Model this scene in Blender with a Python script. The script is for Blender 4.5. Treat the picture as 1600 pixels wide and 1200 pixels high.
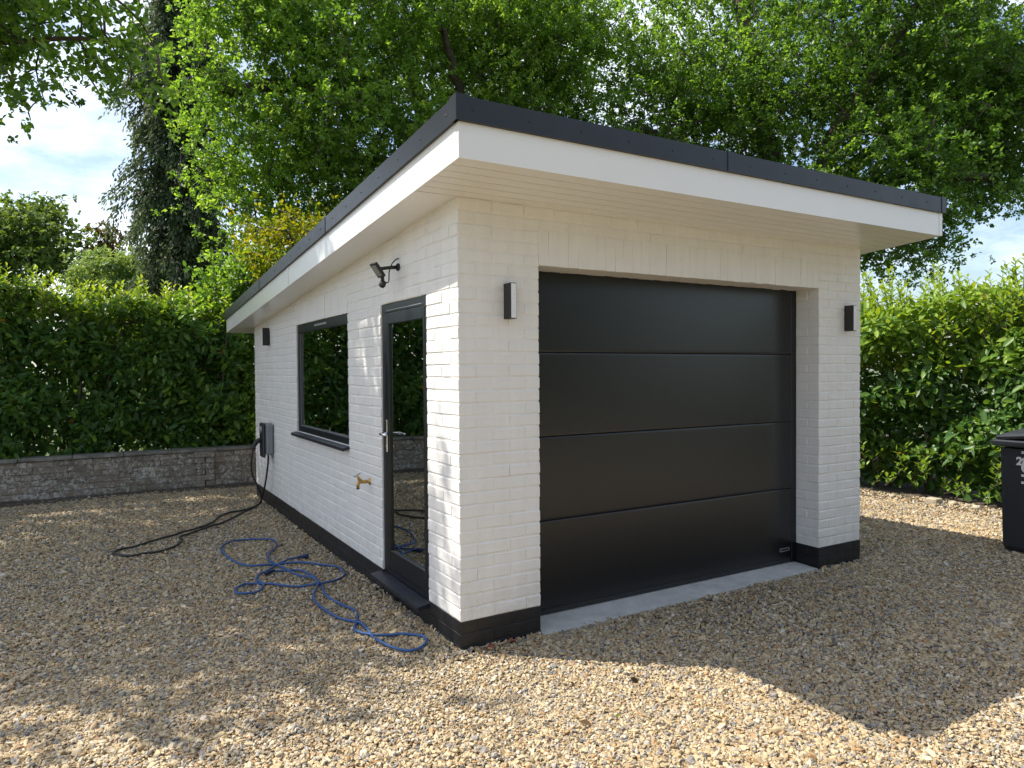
import bpy, bmesh, math, random
import numpy as np
from mathutils import Vector, Matrix, Euler

for o in list(bpy.data.objects):
    bpy.data.objects.remove(o)
scene = bpy.context.scene
COL = scene.collection
random.seed(7)
rng = np.random.default_rng(11)

# ------------------------------------------------------------------ camera
CAM = np.array([-1.8098, -3.6884, 1.6519])
YAW, PITCH, ROLL, FPX = -0.5315, -0.0190, -0.0071, 1104.79
fw = np.array([-math.sin(YAW) * math.cos(PITCH), math.cos(YAW) * math.cos(PITCH), math.sin(PITCH)])
rt = np.cross(fw, [0, 0, 1]); rt /= np.linalg.norm(rt)
up = np.cross(rt, fw)
rt, up = math.cos(ROLL) * rt + math.sin(ROLL) * up, -math.sin(ROLL) * rt + math.cos(ROLL) * up
cam_data = bpy.data.cameras.new('camera')
cam = bpy.data.objects.new('camera', cam_data)
COL.objects.link(cam)
cam.matrix_world = Matrix(((rt[0], up[0], -fw[0], CAM[0]), (rt[1], up[1], -fw[1], CAM[1]),
                           (rt[2], up[2], -fw[2], CAM[2]), (0, 0, 0, 1)))
cam_data.sensor_fit = 'HORIZONTAL'
cam_data.sensor_width = 36.0
cam_data.lens = 36.0 * FPX / 1600.0
cam_data.clip_start = 0.05
cam_data.clip_end = 2000
scene.camera = cam

# ------------------------------------------------------------------ light
SUN_TO = Vector((-0.443, 0.371, 0.816)).normalized()
SUN_EL = math.asin(SUN_TO.z)
world = bpy.data.worlds.new('World'); scene.world = world; world.use_nodes = True
wn, wl = world.node_tree.nodes, world.node_tree.links
wn.clear()
w_out = wn.new('ShaderNodeOutputWorld'); w_bg = wn.new('ShaderNodeBackground')
w_sky = wn.new('ShaderNodeTexSky'); w_sky.sky_type = 'NISHITA'; w_sky.sun_disc = False
w_sky.sun_elevation = SUN_EL; w_sky.sun_rotation = math.atan2(SUN_TO.x, SUN_TO.y)
w_sky.air_density = 1.0; w_sky.dust_density = 1.6; w_sky.ozone_density = 1.0
w_tc = wn.new('ShaderNodeTexCoord'); w_map = wn.new('ShaderNodeMapping')
w_map.inputs['Scale'].default_value = (1.0, 1.0, 2.4)
w_no = wn.new('ShaderNodeTexNoise'); w_no.inputs['Scale'].default_value = 3.6
w_no.inputs['Detail'].default_value = 7; w_no.inputs['Roughness'].default_value = 0.58
w_rp = wn.new('ShaderNodeValToRGB')
w_rp.color_ramp.elements[0].position = 0.45; w_rp.color_ramp.elements[1].position = 0.68
w_mul = wn.new('ShaderNodeMath'); w_mul.operation = 'MULTIPLY'; w_mul.inputs[1].default_value = 0.75
w_mix = wn.new('ShaderNodeMix'); w_mix.data_type = 'RGBA'
w_mix.inputs['B'].default_value = (9.6, 9.9, 10.4, 1)
wl.new(w_tc.outputs['Generated'], w_map.inputs['Vector']); wl.new(w_map.outputs['Vector'], w_no.inputs['Vector'])
wl.new(w_no.outputs['Fac'], w_rp.inputs['Fac']); wl.new(w_rp.outputs['Color'], w_mul.inputs[0])
wl.new(w_mul.outputs[0], w_mix.inputs['Factor']); wl.new(w_sky.outputs['Color'], w_mix.inputs['A'])
wl.new(w_mix.outputs['Result'], w_bg.inputs['Color']); w_bg.inputs['Strength'].default_value = 0.135
wl.new(w_bg.outputs['Background'], w_out.inputs['Surface'])

sun_data = bpy.data.lights.new('sun', 'SUN'); sun_data.energy = 5.0; sun_data.angle = math.radians(0.55)
sun_data.color = (1.0, 0.93, 0.81)
sun = bpy.data.objects.new('sun', sun_data); COL.objects.link(sun)
sun.rotation_euler = (-SUN_TO).to_track_quat('-Z', 'Y').to_euler(); sun.location = (-6, 5, 14)

scene.view_settings.view_transform = 'Standard'; scene.view_settings.look = 'None'
scene.view_settings.exposure = 0.62; scene.view_settings.gamma = 1.0
scene.view_settings.use_curve_mapping = False
scene.render.engine = 'CYCLES'
cy = scene.cycles
cy.max_bounces = 7; cy.diffuse_bounces = 4; cy.glossy_bounces = 3; cy.transmission_bounces = 4
cy.transparent_max_bounces = 8; cy.caustics_reflective = False; cy.caustics_refractive = False
cy.sample_clamp_indirect = 6.0
cy.use_denoising = True
try:
    cy.denoiser = 'OPENIMAGEDENOISE'; cy.denoising_input_passes = 'RGB_ALBEDO_NORMAL'
except Exception:
    pass

# ------------------------------------------------------------------ helpers
def tag(o, label=None, cat=None, group=None, kind=None):
    if label: o['label'] = label
    if cat: o['category'] = cat
    if group: o['group'] = group
    if kind: o['kind'] = kind
    return o

def thing(name, label, cat, loc=(0, 0, 0), group=None):
    o = bpy.data.objects.new(name, None); COL.objects.link(o); o.location = loc
    o.empty_display_size = 0.2
    return tag(o, label, cat, group)

def put(name, me, parent=None, mat=None, world_loc=None):
    """link mesh as one object; mesh data is in world space unless world_loc is given"""
    if mat is not None and not me.materials: me.materials.append(mat)
    o = bpy.data.objects.new(name, me); COL.objects.link(o)
    if parent is not None:
        o.parent = parent
        base = parent.matrix_parent_inverse if False else None
        pl = world_pos(parent)
        o.location = Vector(world_loc or (0, 0, 0)) - pl
    elif world_loc: o.location = world_loc
    return o

def world_pos(o):
    v = Vector(o.location)
    while o.parent is not None:
        o = o.parent; v = v + Vector(o.location)
    return v

def mesh_np(name, V, F, smooth=False):
    me = bpy.data.meshes.new(name)
    me.from_pydata([tuple(v) for v in V], [], [tuple(f) for f in F])
    if smooth: me.polygons.foreach_set('use_smooth', [True] * len(me.polygons))
    me.update()
    return me

class MB:
    def __init__(s): s.v = []; s.f = []; s.sm = []
    def add(s, V, F, smooth=False):
        b = len(s.v); s.v += [tuple(map(float, p)) for p in V]; s.f += [tuple(i + b for i in f) for f in F]
        s.sm += [smooth] * len(F); return s
    def box(s, a, b, M=None, ch=0.0):
        V, F = chamfer_box(a, b, ch) if ch > 0 else plain_box(a, b)
        if M is not None: V = [tuple(M @ Vector(p)) for p in V]
        return s.add(V, F)
    def tube(s, pts, rad, n=8, cap=True, closed=False):
        V, F = tube(pts, rad, n, cap); return s.add(V, F, True)
    def build(s, name, mat, parent=None, world_loc=None):
        me = bpy.data.meshes.new(name); me.from_pydata(s.v, [], s.f)
        me.polygons.foreach_set('use_smooth', s.sm); me.update()
        return put(name, me, parent, mat, world_loc)

def plain_box(a, b):
    x0, y0, z0 = a; x1, y1, z1 = b
    V = [(x0, y0, z0), (x1, y0, z0), (x1, y1, z0), (x0, y1, z0), (x0, y0, z1), (x1, y0, z1), (x1, y1, z1), (x0, y1, z1)]
    return V, [(3, 2, 1, 0), (4, 5, 6, 7), (0, 1, 5, 4), (1, 2, 6, 5), (2, 3, 7, 6), (3, 0, 4, 7)]

def chamfer_box(a, b, c, jit=0.0, r=None):
    """rounded box: 24 verts, 26 faces"""
    a = np.array(a, float); b = np.array(b, float); c = np.broadcast_to(np.array(c, float), (3,))
    mid = (a + b) / 2; h = (b - a) / 2
    V = []; idx = {}
    for sx in (-1, 1):
        for sy in (-1, 1):
            for sz in (-1, 1):
                s = np.array([sx, sy, sz])
                j = (r.uniform(-1, 1, 3) * jit) if r is not None else 0
                for ax in range(3):
                    p = mid + s * (h - c) + j
                    p[ax] = mid[ax] + s[ax] * h[ax] + (j[ax] if r is not None else 0)
                    idx[(sx, sy, sz, ax)] = len(V); V.append(p)
    F = []
    for ax in range(3):
        o1, o2 = (ax + 1) % 3, (ax + 2) % 3
        for s in (-1, 1):
            q = []
            for u, v in ((-1, -1), (1, -1), (1, 1), (-1, 1)):
                k = [0, 0, 0]; k[ax] = s; k[o1] = u; k[o2] = v; q.append(idx[(*k, ax)])
            F.append(tuple(q if s > 0 else q[::-1]))
    for e in range(3):
        o1, o2 = (e + 1) % 3, (e + 2) % 3
        for u in (-1, 1):
            for v in (-1, 1):
                def g(t, ax):
                    k = [0, 0, 0]; k[e] = t; k[o1] = u; k[o2] = v; return idx[(*k, ax)]
                q = [g(-1, o1), g(1, o1), g(1, o2), g(-1, o2)]
                F.append(tuple(q if u * v < 0 else q[::-1]))
    for sx in (-1, 1):
        for sy in (-1, 1):
            for sz in (-1, 1):
                t = [idx[(sx, sy, sz, i)] for i in range(3)]
                F.append(tuple(t if sx * sy * sz > 0 else t[::-1]))
    return V, F

def tube(pts, rad, n=8, cap=True):
    P = np.array(pts, float); m = len(P)
    R = np.full(m, rad, float) if np.isscalar(rad) else np.array(rad, float)
    T = np.gradient(P, axis=0); T /= np.linalg.norm(T, axis=1)[:, None] + 1e-9
    ref = np.array([0, 0, 1.0]) if abs(T[0][2]) < 0.9 else np.array([1.0, 0, 0])
    V = []; A = np.cross(T[0], ref); A /= np.linalg.norm(A)
    for i in range(m):
        A = A - T[i] * (A @ T[i]); A /= np.linalg.norm(A) + 1e-9
        B = np.cross(T[i], A)
        for k in range(n):
            t = 2 * math.pi * k / n
            V.append(P[i] + R[i] * (math.cos(t) * A + math.sin(t) * B))
    F = [(i * n + k, i * n + (k + 1) % n, (i + 1) * n + (k + 1) % n, (i + 1) * n + k) for i in range(m - 1) for k in range(n)]
    if cap:
        F.append(tuple(range(n))[::-1]); F.append(tuple((m - 1) * n + k for k in range(n)))
    return V, F

def smooth_path(pts, sub=4):
    P = np.array(pts, float); out = []
    for i in range(len(P) - 1):
        p0 = P[max(i - 1, 0)]; p1 = P[i]; p2 = P[i + 1]; p3 = P[min(i + 2, len(P) - 1)]
        for k in range(sub):
            t = k / sub
            out.append(0.5 * ((2 * p1) + (-p0 + p2) * t + (2 * p0 - 5 * p1 + 4 * p2 - p3) * t * t + (-p0 + 3 * p1 - 3 * p2 + p3) * t ** 3))
    out.append(P[-1]); return np.array(out)

def lathe(profile, n=20, M=None):
    V = []; F = []
    for r, z in profile:
        for k in range(n):
            t = 2 * math.pi * k / n; V.append((r * math.cos(t), r * math.sin(t), z))
    m = len(profile)
    for i in range(m - 1):
        for k in range(n):
            F.append((i * n + k, i * n + (k + 1) % n, (i + 1) * n + (k + 1) % n, (i + 1) * n + k))
    F.append(tuple(range(n))[::-1]); F.append(tuple((m - 1) * n + k for k in range(n)))
    if M is not None: V = [tuple(M @ Vector(p)) for p in V]
    return V, F

# ------------------------------------------------------------------ materials
def new_mat(name):
    m = bpy.data.materials.new(name); m.use_nodes = True
    nt = m.node_tree; nt.nodes.clear()
    out = nt.nodes.new('ShaderNodeOutputMaterial')
    return m, nt, out

def noise(nt, scale, detail=4, rough=0.55, coord='Object', vscale=None):
    tc = nt.nodes.new('ShaderNodeTexCoord'); n = nt.nodes.new('ShaderNodeTexNoise')
    n.inputs['Scale'].default_value = scale; n.inputs['Detail'].default_value = detail; n.inputs['Roughness'].default_value = rough
    if coord == 'World':
        g = nt.nodes.new('ShaderNodeNewGeometry'); src = g.outputs['Position']
    else: src = tc.outputs[coord]
    if vscale:
        mp = nt.nodes.new('ShaderNodeMapping'); mp.inputs['Scale'].default_value = vscale
        nt.links.new(src, mp.inputs['Vector']); src = mp.outputs['Vector']
    nt.links.new(src, n.inputs['Vector']); return n

def ramp(nt, fac, stops, interp='LINEAR'):
    r = nt.nodes.new('ShaderNodeValToRGB'); cr = r.color_ramp; cr.interpolation = interp
    while len(cr.elements) < len(stops): cr.elements.new(0.5)
    for e, (p, c) in zip(cr.elements, stops): e.position = p; e.color = (*c, 1) if len(c) == 3 else c
    nt.links.new(fac, r.inputs['Fac']); return r

def simple(name, col, rough=0.5, var=0.06, nscale=6, bump=0.0, bscale=60, metallic=0.0, spec=0.5, coat=0.0, rvar=0.0, vscale=None):
    m, nt, out = new_mat(name); b = nt.nodes.new('ShaderNodeBsdfPrincipled')
    n = noise(nt, nscale, 5, 0.6, 'World', vscale)
    lo = tuple(max(0, c * (1 - var)) for c in col); hi = tuple(min(1, c * (1 + var)) for c in col)
    r = ramp(nt, n.outputs['Fac'], [(0.3, lo), (0.7, hi)])
    nt.links.new(r.outputs['Color'], b.inputs['Base Color'])
    b.inputs['Metallic'].default_value = metallic; b.inputs['Specular IOR Level'].default_value = spec
    b.inputs['Roughness'].default_value = rough
    if rvar:
        rr = nt.nodes.new('ShaderNodeMapRange'); rr.inputs['To Min'].default_value = rough - rvar; rr.inputs['To Max'].default_value = rough + rvar
        n3 = noise(nt, nscale * 2.3, 6, 0.65, 'World'); nt.links.new(n3.outputs['Fac'], rr.inputs['Value']); nt.links.new(rr.outputs[0], b.inputs['Roughness'])
    if coat: b.inputs['Coat Weight'].default_value = coat
    if bump:
        n2 = noise(nt, bscale, 4, 0.6, 'World'); bp = nt.nodes.new('ShaderNodeBump')
        bp.inputs['Strength'].default_value = bump; bp.inputs['Distance'].default_value = 0.004
        nt.links.new(n2.outputs['Fac'], bp.inputs['Height']); nt.links.new(bp.outputs['Normal'], b.inputs['Normal'])
    nt.links.new(b.outputs['BSDF'], out.inputs['Surface']); return m

P_SPLASH = 0.55
def paint_mat(name, col, rough, bump):
    """masonry paint: faint vertical run marks, roller texture, a little grime"""
    m, nt, out = new_mat(name); b = nt.nodes.new('ShaderNodeBsdfPrincipled')
    n1 = noise(nt, 1.0, 5, 0.6, 'World', (9, 9, 1.3))
    r1 = ramp(nt, n1.outputs['Fac'], [(0.3, tuple(c * 0.93 for c in col)), (0.65, col)])
    n0 = noise(nt, 14, 6, 0.7, 'World'); r0 = ramp(nt, n0.outputs['Fac'], [(0.27, (0.86, 0.84, 0.80)), (0.42, (1, 1, 1))])
    mx = nt.nodes.new('ShaderNodeMix'); mx.data_type = 'RGBA'; mx.blend_type = 'MULTIPLY'; mx.inputs['Factor'].default_value = 0.55
    nt.links.new(r1.outputs['Color'], mx.inputs['A']); nt.links.new(r0.outputs['Color'], mx.inputs['B'])
    g = nt.nodes.new('ShaderNodeNewGeometry'); sx = nt.nodes.new('ShaderNodeSeparateXYZ'); nt.links.new(g.outputs['Position'], sx.inputs[0])
    mr = nt.nodes.new('ShaderNodeMapRange'); mr.inputs['From Min'].default_value = P_SPLASH; mr.inputs['From Max'].default_value = 0.12; nt.links.new(sx.outputs['Z'], mr.inputs['Value'])
    nd = noise(nt, 9, 8, 0.75, 'World'); rd = ramp(nt, nd.outputs['Fac'], [(0.42, (0, 0, 0)), (0.66, (1, 1, 1))])
    md = nt.nodes.new('ShaderNodeMath'); md.operation = 'MULTIPLY'; nt.links.new(mr.outputs[0], md.inputs[0]); nt.links.new(rd.outputs['Color'], md.inputs[1])
    ds = nt.nodes.new('ShaderNodeMix'); ds.data_type = 'RGBA'; ds.inputs['B'].default_value = (0.42, 0.36, 0.27, 1) if col[0] > 0.5 else (0.07, 0.062, 0.05, 1)
    m6 = nt.nodes.new('ShaderNodeMath'); m6.operation = 'MULTIPLY'; m6.inputs[1].default_value = 0.45 if col[0] > 0.5 else 0.12; nt.links.new(md.outputs[0], m6.inputs[0])
    nt.links.new(m6.outputs[0], ds.inputs['Factor']); nt.links.new(mx.outputs['Result'], ds.inputs['A'])
    nt.links.new(ds.outputs['Result'], b.inputs['Base Color']); b.inputs['Roughness'].default_value = rough
    n2 = noise(nt, 55, 6, 0.62, 'World'); n3 = noise(nt, 400, 2, 0.5, 'World')
    ad = nt.nodes.new('ShaderNodeMath'); ad.operation = 'MULTIPLY_ADD'; ad.inputs[1].default_value = 0.25
    nt.links.new(n3.outputs['Fac'], ad.inputs[0]); nt.links.new(n2.outputs['Fac'], ad.inputs[2])
    bp = nt.nodes.new('ShaderNodeBump'); bp.inputs['Strength'].default_value = bump; bp.inputs['Distance'].default_value = 0.006
    nt.links.new(ad.outputs[0], bp.inputs['Height']); nt.links.new(bp.outputs['Normal'], b.inputs['Normal'])
    nt.links.new(b.outputs['BSDF'], out.inputs['Surface']); return m

def leaf_mat(name, stops, trans=0.45, rough=0.45, spec=0.4, tmul=(1.5, 1.35, 0.5)):
    m, nt, out = new_mat(name)
    at = nt.nodes.new('ShaderNodeAttribute'); at.attribute_name = 'lv'
    r = ramp(nt, at.outputs['Fac'], stops)
    b = nt.nodes.new('ShaderNodeBsdfPrincipled'); b.inputs['Roughness'].default_value = rough
    b.inputs['Specular IOR Level'].default_value = spec
    nt.links.new(r.outputs['Color'], b.inputs['Base Color'])
    t = nt.nodes.new('ShaderNodeBsdfTranslucent')
    mu = nt.nodes.new('ShaderNodeMix'); mu.data_type = 'RGBA'; mu.blend_type = 'MULTIPLY'; mu.inputs['Factor'].default_value = 1
    mu.inputs['B'].default_value = (*tmul, 1); mu.clamp_result = False
    nt.links.new(r.outputs['Color'], mu.inputs['A']); nt.links.new(mu.outputs['Result'], t.inputs['Color'])
    mx = nt.nodes.new('ShaderNodeMixShader'); mx.inputs['Fac'].default_value = trans
    nt.links.new(b.outputs['BSDF'], mx.inputs[1]); nt.links.new(t.outputs['BSDF'], mx.inputs[2])
    nt.links.new(mx.outputs['Shader'], out.inputs['Surface']); return m

PEB = [(0.0, (0.47, 0.38, 0.24)), (0.14, (0.39, 0.295, 0.17)), (0.27, (0.54, 0.47, 0.35)), (0.37, (0.33, 0.245, 0.145)),
       (0.47, (0.29, 0.275, 0.255)), (0.55, (0.45, 0.375, 0.26)), (0.66, (0.36, 0.23, 0.115)), (0.72, (0.21, 0.20, 0.195)),
       (0.79, (0.49, 0.40, 0.25)), (0.88, (0.38, 0.34, 0.28)), (0.95, (0.14, 0.138, 0.14)), (0.975, (0.60, 0.56, 0.49))]

def pebble_mat():
    m, nt, out = new_mat('flint_pebble'); b = nt.nodes.new('ShaderNodeBsdfPrincipled')
    at = nt.nodes.new('ShaderNodeAttribute'); at.attribute_type = 'INSTANCER'; at.attribute_name = 'rnd'
    r = ramp(nt, at.outputs['Fac'], PEB, 'CONSTANT')
    n = noise(nt, 70, 3, 0.6, 'World'); r2 = ramp(nt, n.outputs['Fac'], [(0.3, (0.75, 0.71, 0.65)), (0.7, (1.16, 1.13, 1.06))])
    mx = nt.nodes.new('ShaderNodeMix'); mx.data_type = 'RGBA'; mx.blend_type = 'MULTIPLY'; mx.inputs['Factor'].default_value = 1
    nt.links.new(r.outputs['Color'], mx.inputs['A']); nt.links.new(r2.outputs['Color'], mx.inputs['B'])
    nt.links.new(mx.outputs['Result'], b.inputs['Base Color']); b.inputs['Roughness'].default_value = 0.62
    nt.links.new(b.outputs['BSDF'], out.inputs['Surface']); return m

def gravel_sheet_mat():
    m, nt, out = new_mat('gravel_bed'); b = nt.nodes.new('ShaderNodeBsdfPrincipled')
    g = nt.nodes.new('ShaderNodeNewGeometry'); v = nt.nodes.new('ShaderNodeTexVoronoi'); v.inputs['Scale'].default_value = 46
    nt.links.new(g.outputs['Position'], v.inputs['Vector'])
    sp = nt.nodes.new('ShaderNodeSeparateColor'); nt.links.new(v.outputs['Color'], sp.inputs['Color'])
    r = ramp(nt, sp.outputs['Red'], [(p, tuple(c * 0.75 for c in col)) for p, col in PEB], 'CONSTANT')
    nt.links.new(r.outputs['Color'], b.inputs['Base Color']); b.inputs['Roughness'].default_value = 0.8
    bp = nt.nodes.new('ShaderNodeBump'); bp.invert = True; bp.inputs['Distance'].default_value = 0.012; bp.inputs['Strength'].default_value = 0.9
    nt.links.new(v.outputs['Distance'], bp.inputs['Height']); nt.links.new(bp.outputs['Normal'], b.inputs['Normal'])
    nt.links.new(b.outputs['BSDF'], out.inputs['Surface']); return m

def old_wall_mat():
    m, nt, out = new_mat('weathered_wall_brick'); b = nt.nodes.new('ShaderNodeBsdfPrincipled')
    oi = nt.nodes.new('ShaderNodeObjectInfo')
    r0 = ramp(nt, oi.outputs['Random'], [(0, (0.16, 0.13, 0.095)), (0.5, (0.20, 0.165, 0.125)), (1, (0.26, 0.21, 0.16))])
    n = noise(nt, 26, 9, 0.78, 'World'); r = ramp(nt, n.outputs['Fac'], [(0.49, (0, 0, 0)), (0.56, (1, 1, 1))])
    n2 = noise(nt, 4, 4, 0.6, 'World'); r2 = ramp(nt, n2.outputs['Fac'], [(0.34, (0.15, 0.15, 0.15)), (0.56, (1, 1, 1))])
    ml = nt.nodes.new('ShaderNodeMath'); ml.operation = 'MULTIPLY'
    nt.links.new(r.outputs['Color'], ml.inputs[0]); nt.links.new(r2.outputs['Color'], ml.inputs[1])
    mx = nt.nodes.new('ShaderNodeMix'); mx.data_type = 'RGBA'; mx.inputs['B'].default_value = (0.50, 0.49, 0.45, 1)
    nt.links.new(ml.outputs[0], mx.inputs['Factor']); nt.links.new(r0.outputs['Color'], mx.inputs['A'])
    nt.links.new(mx.outputs['Result'], b.inputs['Base Color']); b.inputs['Roughness'].default_value = 0.9
    bp = nt.nodes.new('ShaderNodeBump'); bp.inputs['Distance'].default_value = 0.012; bp.inputs['Strength'].default_value = 0.8
    n3 = noise(nt, 35, 6, 0.7, 'World'); nt.links.new(n3.outputs['Fac'], bp.inputs['Height']); nt.links.new(bp.outputs['Normal'], b.inputs['Normal'])
    nt.links.new(b.outputs['BSDF'], out.inputs['Surface']); return m

def glass_mat():
    m, nt, out = new_mat('double_glazing')
    tr = nt.nodes.new('ShaderNodeBsdfTransparent'); tr.inputs['Color'].default_value = (0.70, 0.76, 0.74, 1)
    gl = nt.nodes.new('ShaderNodeBsdfGlossy'); gl.inputs['Roughness'].default_value = 0.004; gl.inputs['Color'].default_value = (0.95, 1.0, 0.98, 1)
    fr = nt.nodes.new('ShaderNodeFresnel'); fr.inputs['IOR'].default_value = 1.52
    ml = nt.nodes.new('ShaderNodeMath'); ml.operation = 'MULTIPLY_ADD'; ml.inputs[1].default_value = 1.9; ml.inputs[2].default_value = 0.20; ml.use_clamp = True
    nt.links.new(fr.outputs[0], ml.inputs[0])
    n = noise(nt, 3.0, 1, 0.4, 'World'); bp = nt.nodes.new('ShaderNodeBump'); bp.inputs['Distance'].default_value = 0.003; bp.inputs['Strength'].default_value = 0.25
    nt.links.new(n.outputs['Fac'], bp.inputs['Height']); nt.links.new(bp.outputs['Normal'], gl.inputs['Normal'])
    mx = nt.nodes.new('ShaderNodeMixShader'); nt.links.new(ml.outputs[0], mx.inputs['Fac'])
    nt.links.new(tr.outputs[0], mx.inputs[1]); nt.links.new(gl.outputs[0], mx.inputs[2]); nt.links.new(mx.outputs[0], out.inputs['Surface'])
    return m

M = {}
M['paint'] = paint_mat('white_masonry_paint', (0.80, 0.785, 0.765), 0.62, 0.35)
M['plinth'] = paint_mat('black_masonry_paint', (0.0075, 0.0085, 0.0115), 0.45, 0.25)
M['core'] = simple('interior_block', (0.35, 0.34, 0.33), 0.9)
M['upvc'] = simple('white_upvc', (0.80, 0.80, 0.79), 0.22, 0.015, 2, 0.03, 8)
M['trim'] = simple('anthracite_trim', (0.013, 0.0165, 0.0245), 0.42, 0.12, 5, 0.05, 30, rvar=0.08)
M['screw'] = simple('trim_screw', (0.018, 0.02, 0.024), 0.35)
M['membrane'] = simple('roof_membrane', (0.05, 0.052, 0.055), 0.8)
M['frame'] = simple('anthracite_frame', (0.006, 0.008, 0.0105), 0.34, 0.06, 4)
M['doorpanel'] = simple('satin_black_steel', (0.006, 0.0068, 0.009), 0.31, 0.04, 3, 0.04, 180, spec=0.62)
M['rubber'] = simple('black_rubber', (0.02, 0.02, 0.021), 0.75, 0.2, 40, 0.2, 120)
M['glass'] = glass_mat()
M['chrome'] = simple('chrome', (0.75, 0.76, 0.78), 0.12, 0.02, metallic=1.0)
M['silver'] = simple('badge_silver', (0.45, 0.45, 0.46), 0.35, 0.02, metallic=0.6)
M['bead'] = simple('grey_gasket', (0.16, 0.165, 0.17), 0.45, 0.05)
M['concrete'] = simple('threshold_concrete', (0.56, 0.55, 0.52), 0.85, 0.15, 9, 0.5, 45)
M['lampblack'] = simple('black_aluminium', (0.015, 0.015, 0.017), 0.45, 0.1, 20)
M['diffuser'] = simple('opal_diffuser', (0.78, 0.79, 0.82), 0.3, 0.01)
M['lens'] = simple('flood_lens', (0.22, 0.24, 0.22), 0.15, 0.02)
M['brass'] = simple('aged_brass', (0.52, 0.33, 0.10), 0.35, 0.25, 60, 0.1, 200, metallic=0.85)
M['greyplastic'] = simple('charger_grey', (0.22, 0.235, 0.25), 0.4, 0.04)
M['cable'] = simple('black_cable', (0.018, 0.018, 0.02), 0.5, 0.15, 30)
M['bluehose'] = simple('blue_braided_hose', (0.026, 0.085, 0.245), 0.5, 0.25, 160, 0.5, 260)
M['bluedark'] = simple('blue_connector', (0.012, 0.03, 0.10), 0.4)
M['bin'] = simple('bin_plastic', (0.016, 0.019, 0.025), 0.48, 0.12, 12, 0.1, 300, rvar=0.08)
M['sticker'] = simple('white_vinyl', (0.62, 0.63, 0.64), 0.5, 0.1, 30)
M['oldbrick'] = old_wall_mat()
M['coping'] = simple('mossy_coping', (0.20, 0.19, 0.165), 0.9, 0.4, 9, 0.7, 40)
M['soil'] = simple('dark_soil', (0.075, 0.06, 0.045), 0.95, 0.4, 14, 0.9, 50)
M['grass'] = simple('rough_grass', (0.06, 0.09, 0.03), 0.95, 0.4, 3, 0.8, 25)
M['peb'] = pebble_mat(); M['gravel'] = gravel_sheet_mat()
M['bark'] = simple('oak_bark', (0.075, 0.06, 0.045), 0.95, 0.45, 9, 1.0, 18)
M['twig'] = simple('grey_twig', (0.16, 0.13, 0.10), 0.9, 0.3, 9)
M['stone'] = simple('pale_stone', (0.42, 0.36, 0.27), 0.85, 0.25, 30, 0.6, 60)
M['timber'] = simple('weathered_timber', (0.25, 0.20, 0.14), 0.9, 0.3, 12, 0.5, 40)
M['dryleaf'] = simple('dry_leaf', (0.22, 0.075, 0.035), 0.7, 0.3, 40)
M['oak'] = leaf_mat('oak_leaf', [(0, (0.060, 0.12, 0.024)), (0.5, (0.118, 0.225, 0.036)), (0.85, (0.20, 0.33, 0.055)), (1, (0.28, 0.40, 0.075))], 0.52, 0.42, 0.5, (1.8, 1.75, 0.7))
M['laurel'] = leaf_mat('laurel_leaf', [(0, (0.036, 0.085, 0.024)), (0.5, (0.072, 0.165, 0.034)), (0.80, (0.19, 0.32, 0.04)), (0.95, (0.29, 0.40, 0.055)), (0.97, (0.42, 0.27, 0.03)), (1, (0.50, 0.27, 0.03))], 0.38, 0.42, 0.5, (1.9, 1.6, 0.5))
M['conifer'] = leaf_mat('cypress_spray', [(0, (0.055, 0.088, 0.052)), (0.6, (0.105, 0.15, 0.085)), (1, (0.19, 0.23, 0.13))], 0.35, 0.6, 0.3, (1.2, 1.2, 0.8))
M['goldleaf'] = leaf_mat('golden_leaf', [(0, (0.11, 0.17, 0.015)), (0.5, (0.22, 0.27, 0.02)), (1, (0.38, 0.33, 0.02))], 0.5, 0.5, 0.3)
M['fartree'] = leaf_mat('far_leaf', [(0, (0.08, 0.14, 0.035)), (1, (0.18, 0.27, 0.07))], 0.4, 0.6, 0.3)
M['palebush'] = leaf_mat('pale_leaf', [(0, (0.15, 0.24, 0.09)), (1, (0.30, 0.42, 0.18))], 0.35, 0.6, 0.3)
M['brownconifer'] = leaf_mat('bronze_needle', [(0, (0.07, 0.06, 0.025)), (1, (0.17, 0.13, 0.05))], 0.3, 0.7, 0.2)
M['hedgewood'] = simple('hedge_stem', (0.10, 0.075, 0.05), 0.9, 0.3, 12)

# ------------------------------------------------------------------ dimensions of the garage
W, L = 3.80, 6.10
P = 0.186; NC = 33; CH = 0.075; H = P + NC * CH
S = 0.0696
X1, X2, ZD, DREV = 0.5555, 3.2525, 2.30, 0.22
DY0, DY1, DZ = 0.4575, 1.295, P + 26 * CH + 0.004
WY0, WY1, WZ0, WZ1 = 2.083, 3.842, 1.036, P + 26 * CH + 0.006
OF, OS, ORR, OB, T1, T2 = 0.552, 0.26, 0.213, 0.555, 0.182, 0.115
def ztop(y): return H - S * y

# ------------------------------------------------------------------ ground
def sheet(name, x0, y0, x1, y1, z, mat, nx=1, ny=1):
    V = [(x0, y0, z), (x1, y0, z), (x1, y1, z), (x0, y1, z)]
    o = put(name, mesh_np(name, V, [(0, 1, 2, 3)]), None, mat)
    return tag(o, kind='structure')
sheet('ground', -400, -400, 400, 400, -0.03, M['grass'])
sheet('gravel_drive', -14, -16, 6.75, 7.35, -0.007, M['gravel'])
sheet('soil_bed', 6.75, -16, 16, 16, -0.006, M['soil'])
sheet('hedge_bed', -12, 7.55, 6.7, 11.5, -0.004, M['soil'])
tag(MB().box((-8, 7.05, -0.02), (8, 7.36, 0.012)).build('soil_strip', M['soil']), kind='structure')

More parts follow.
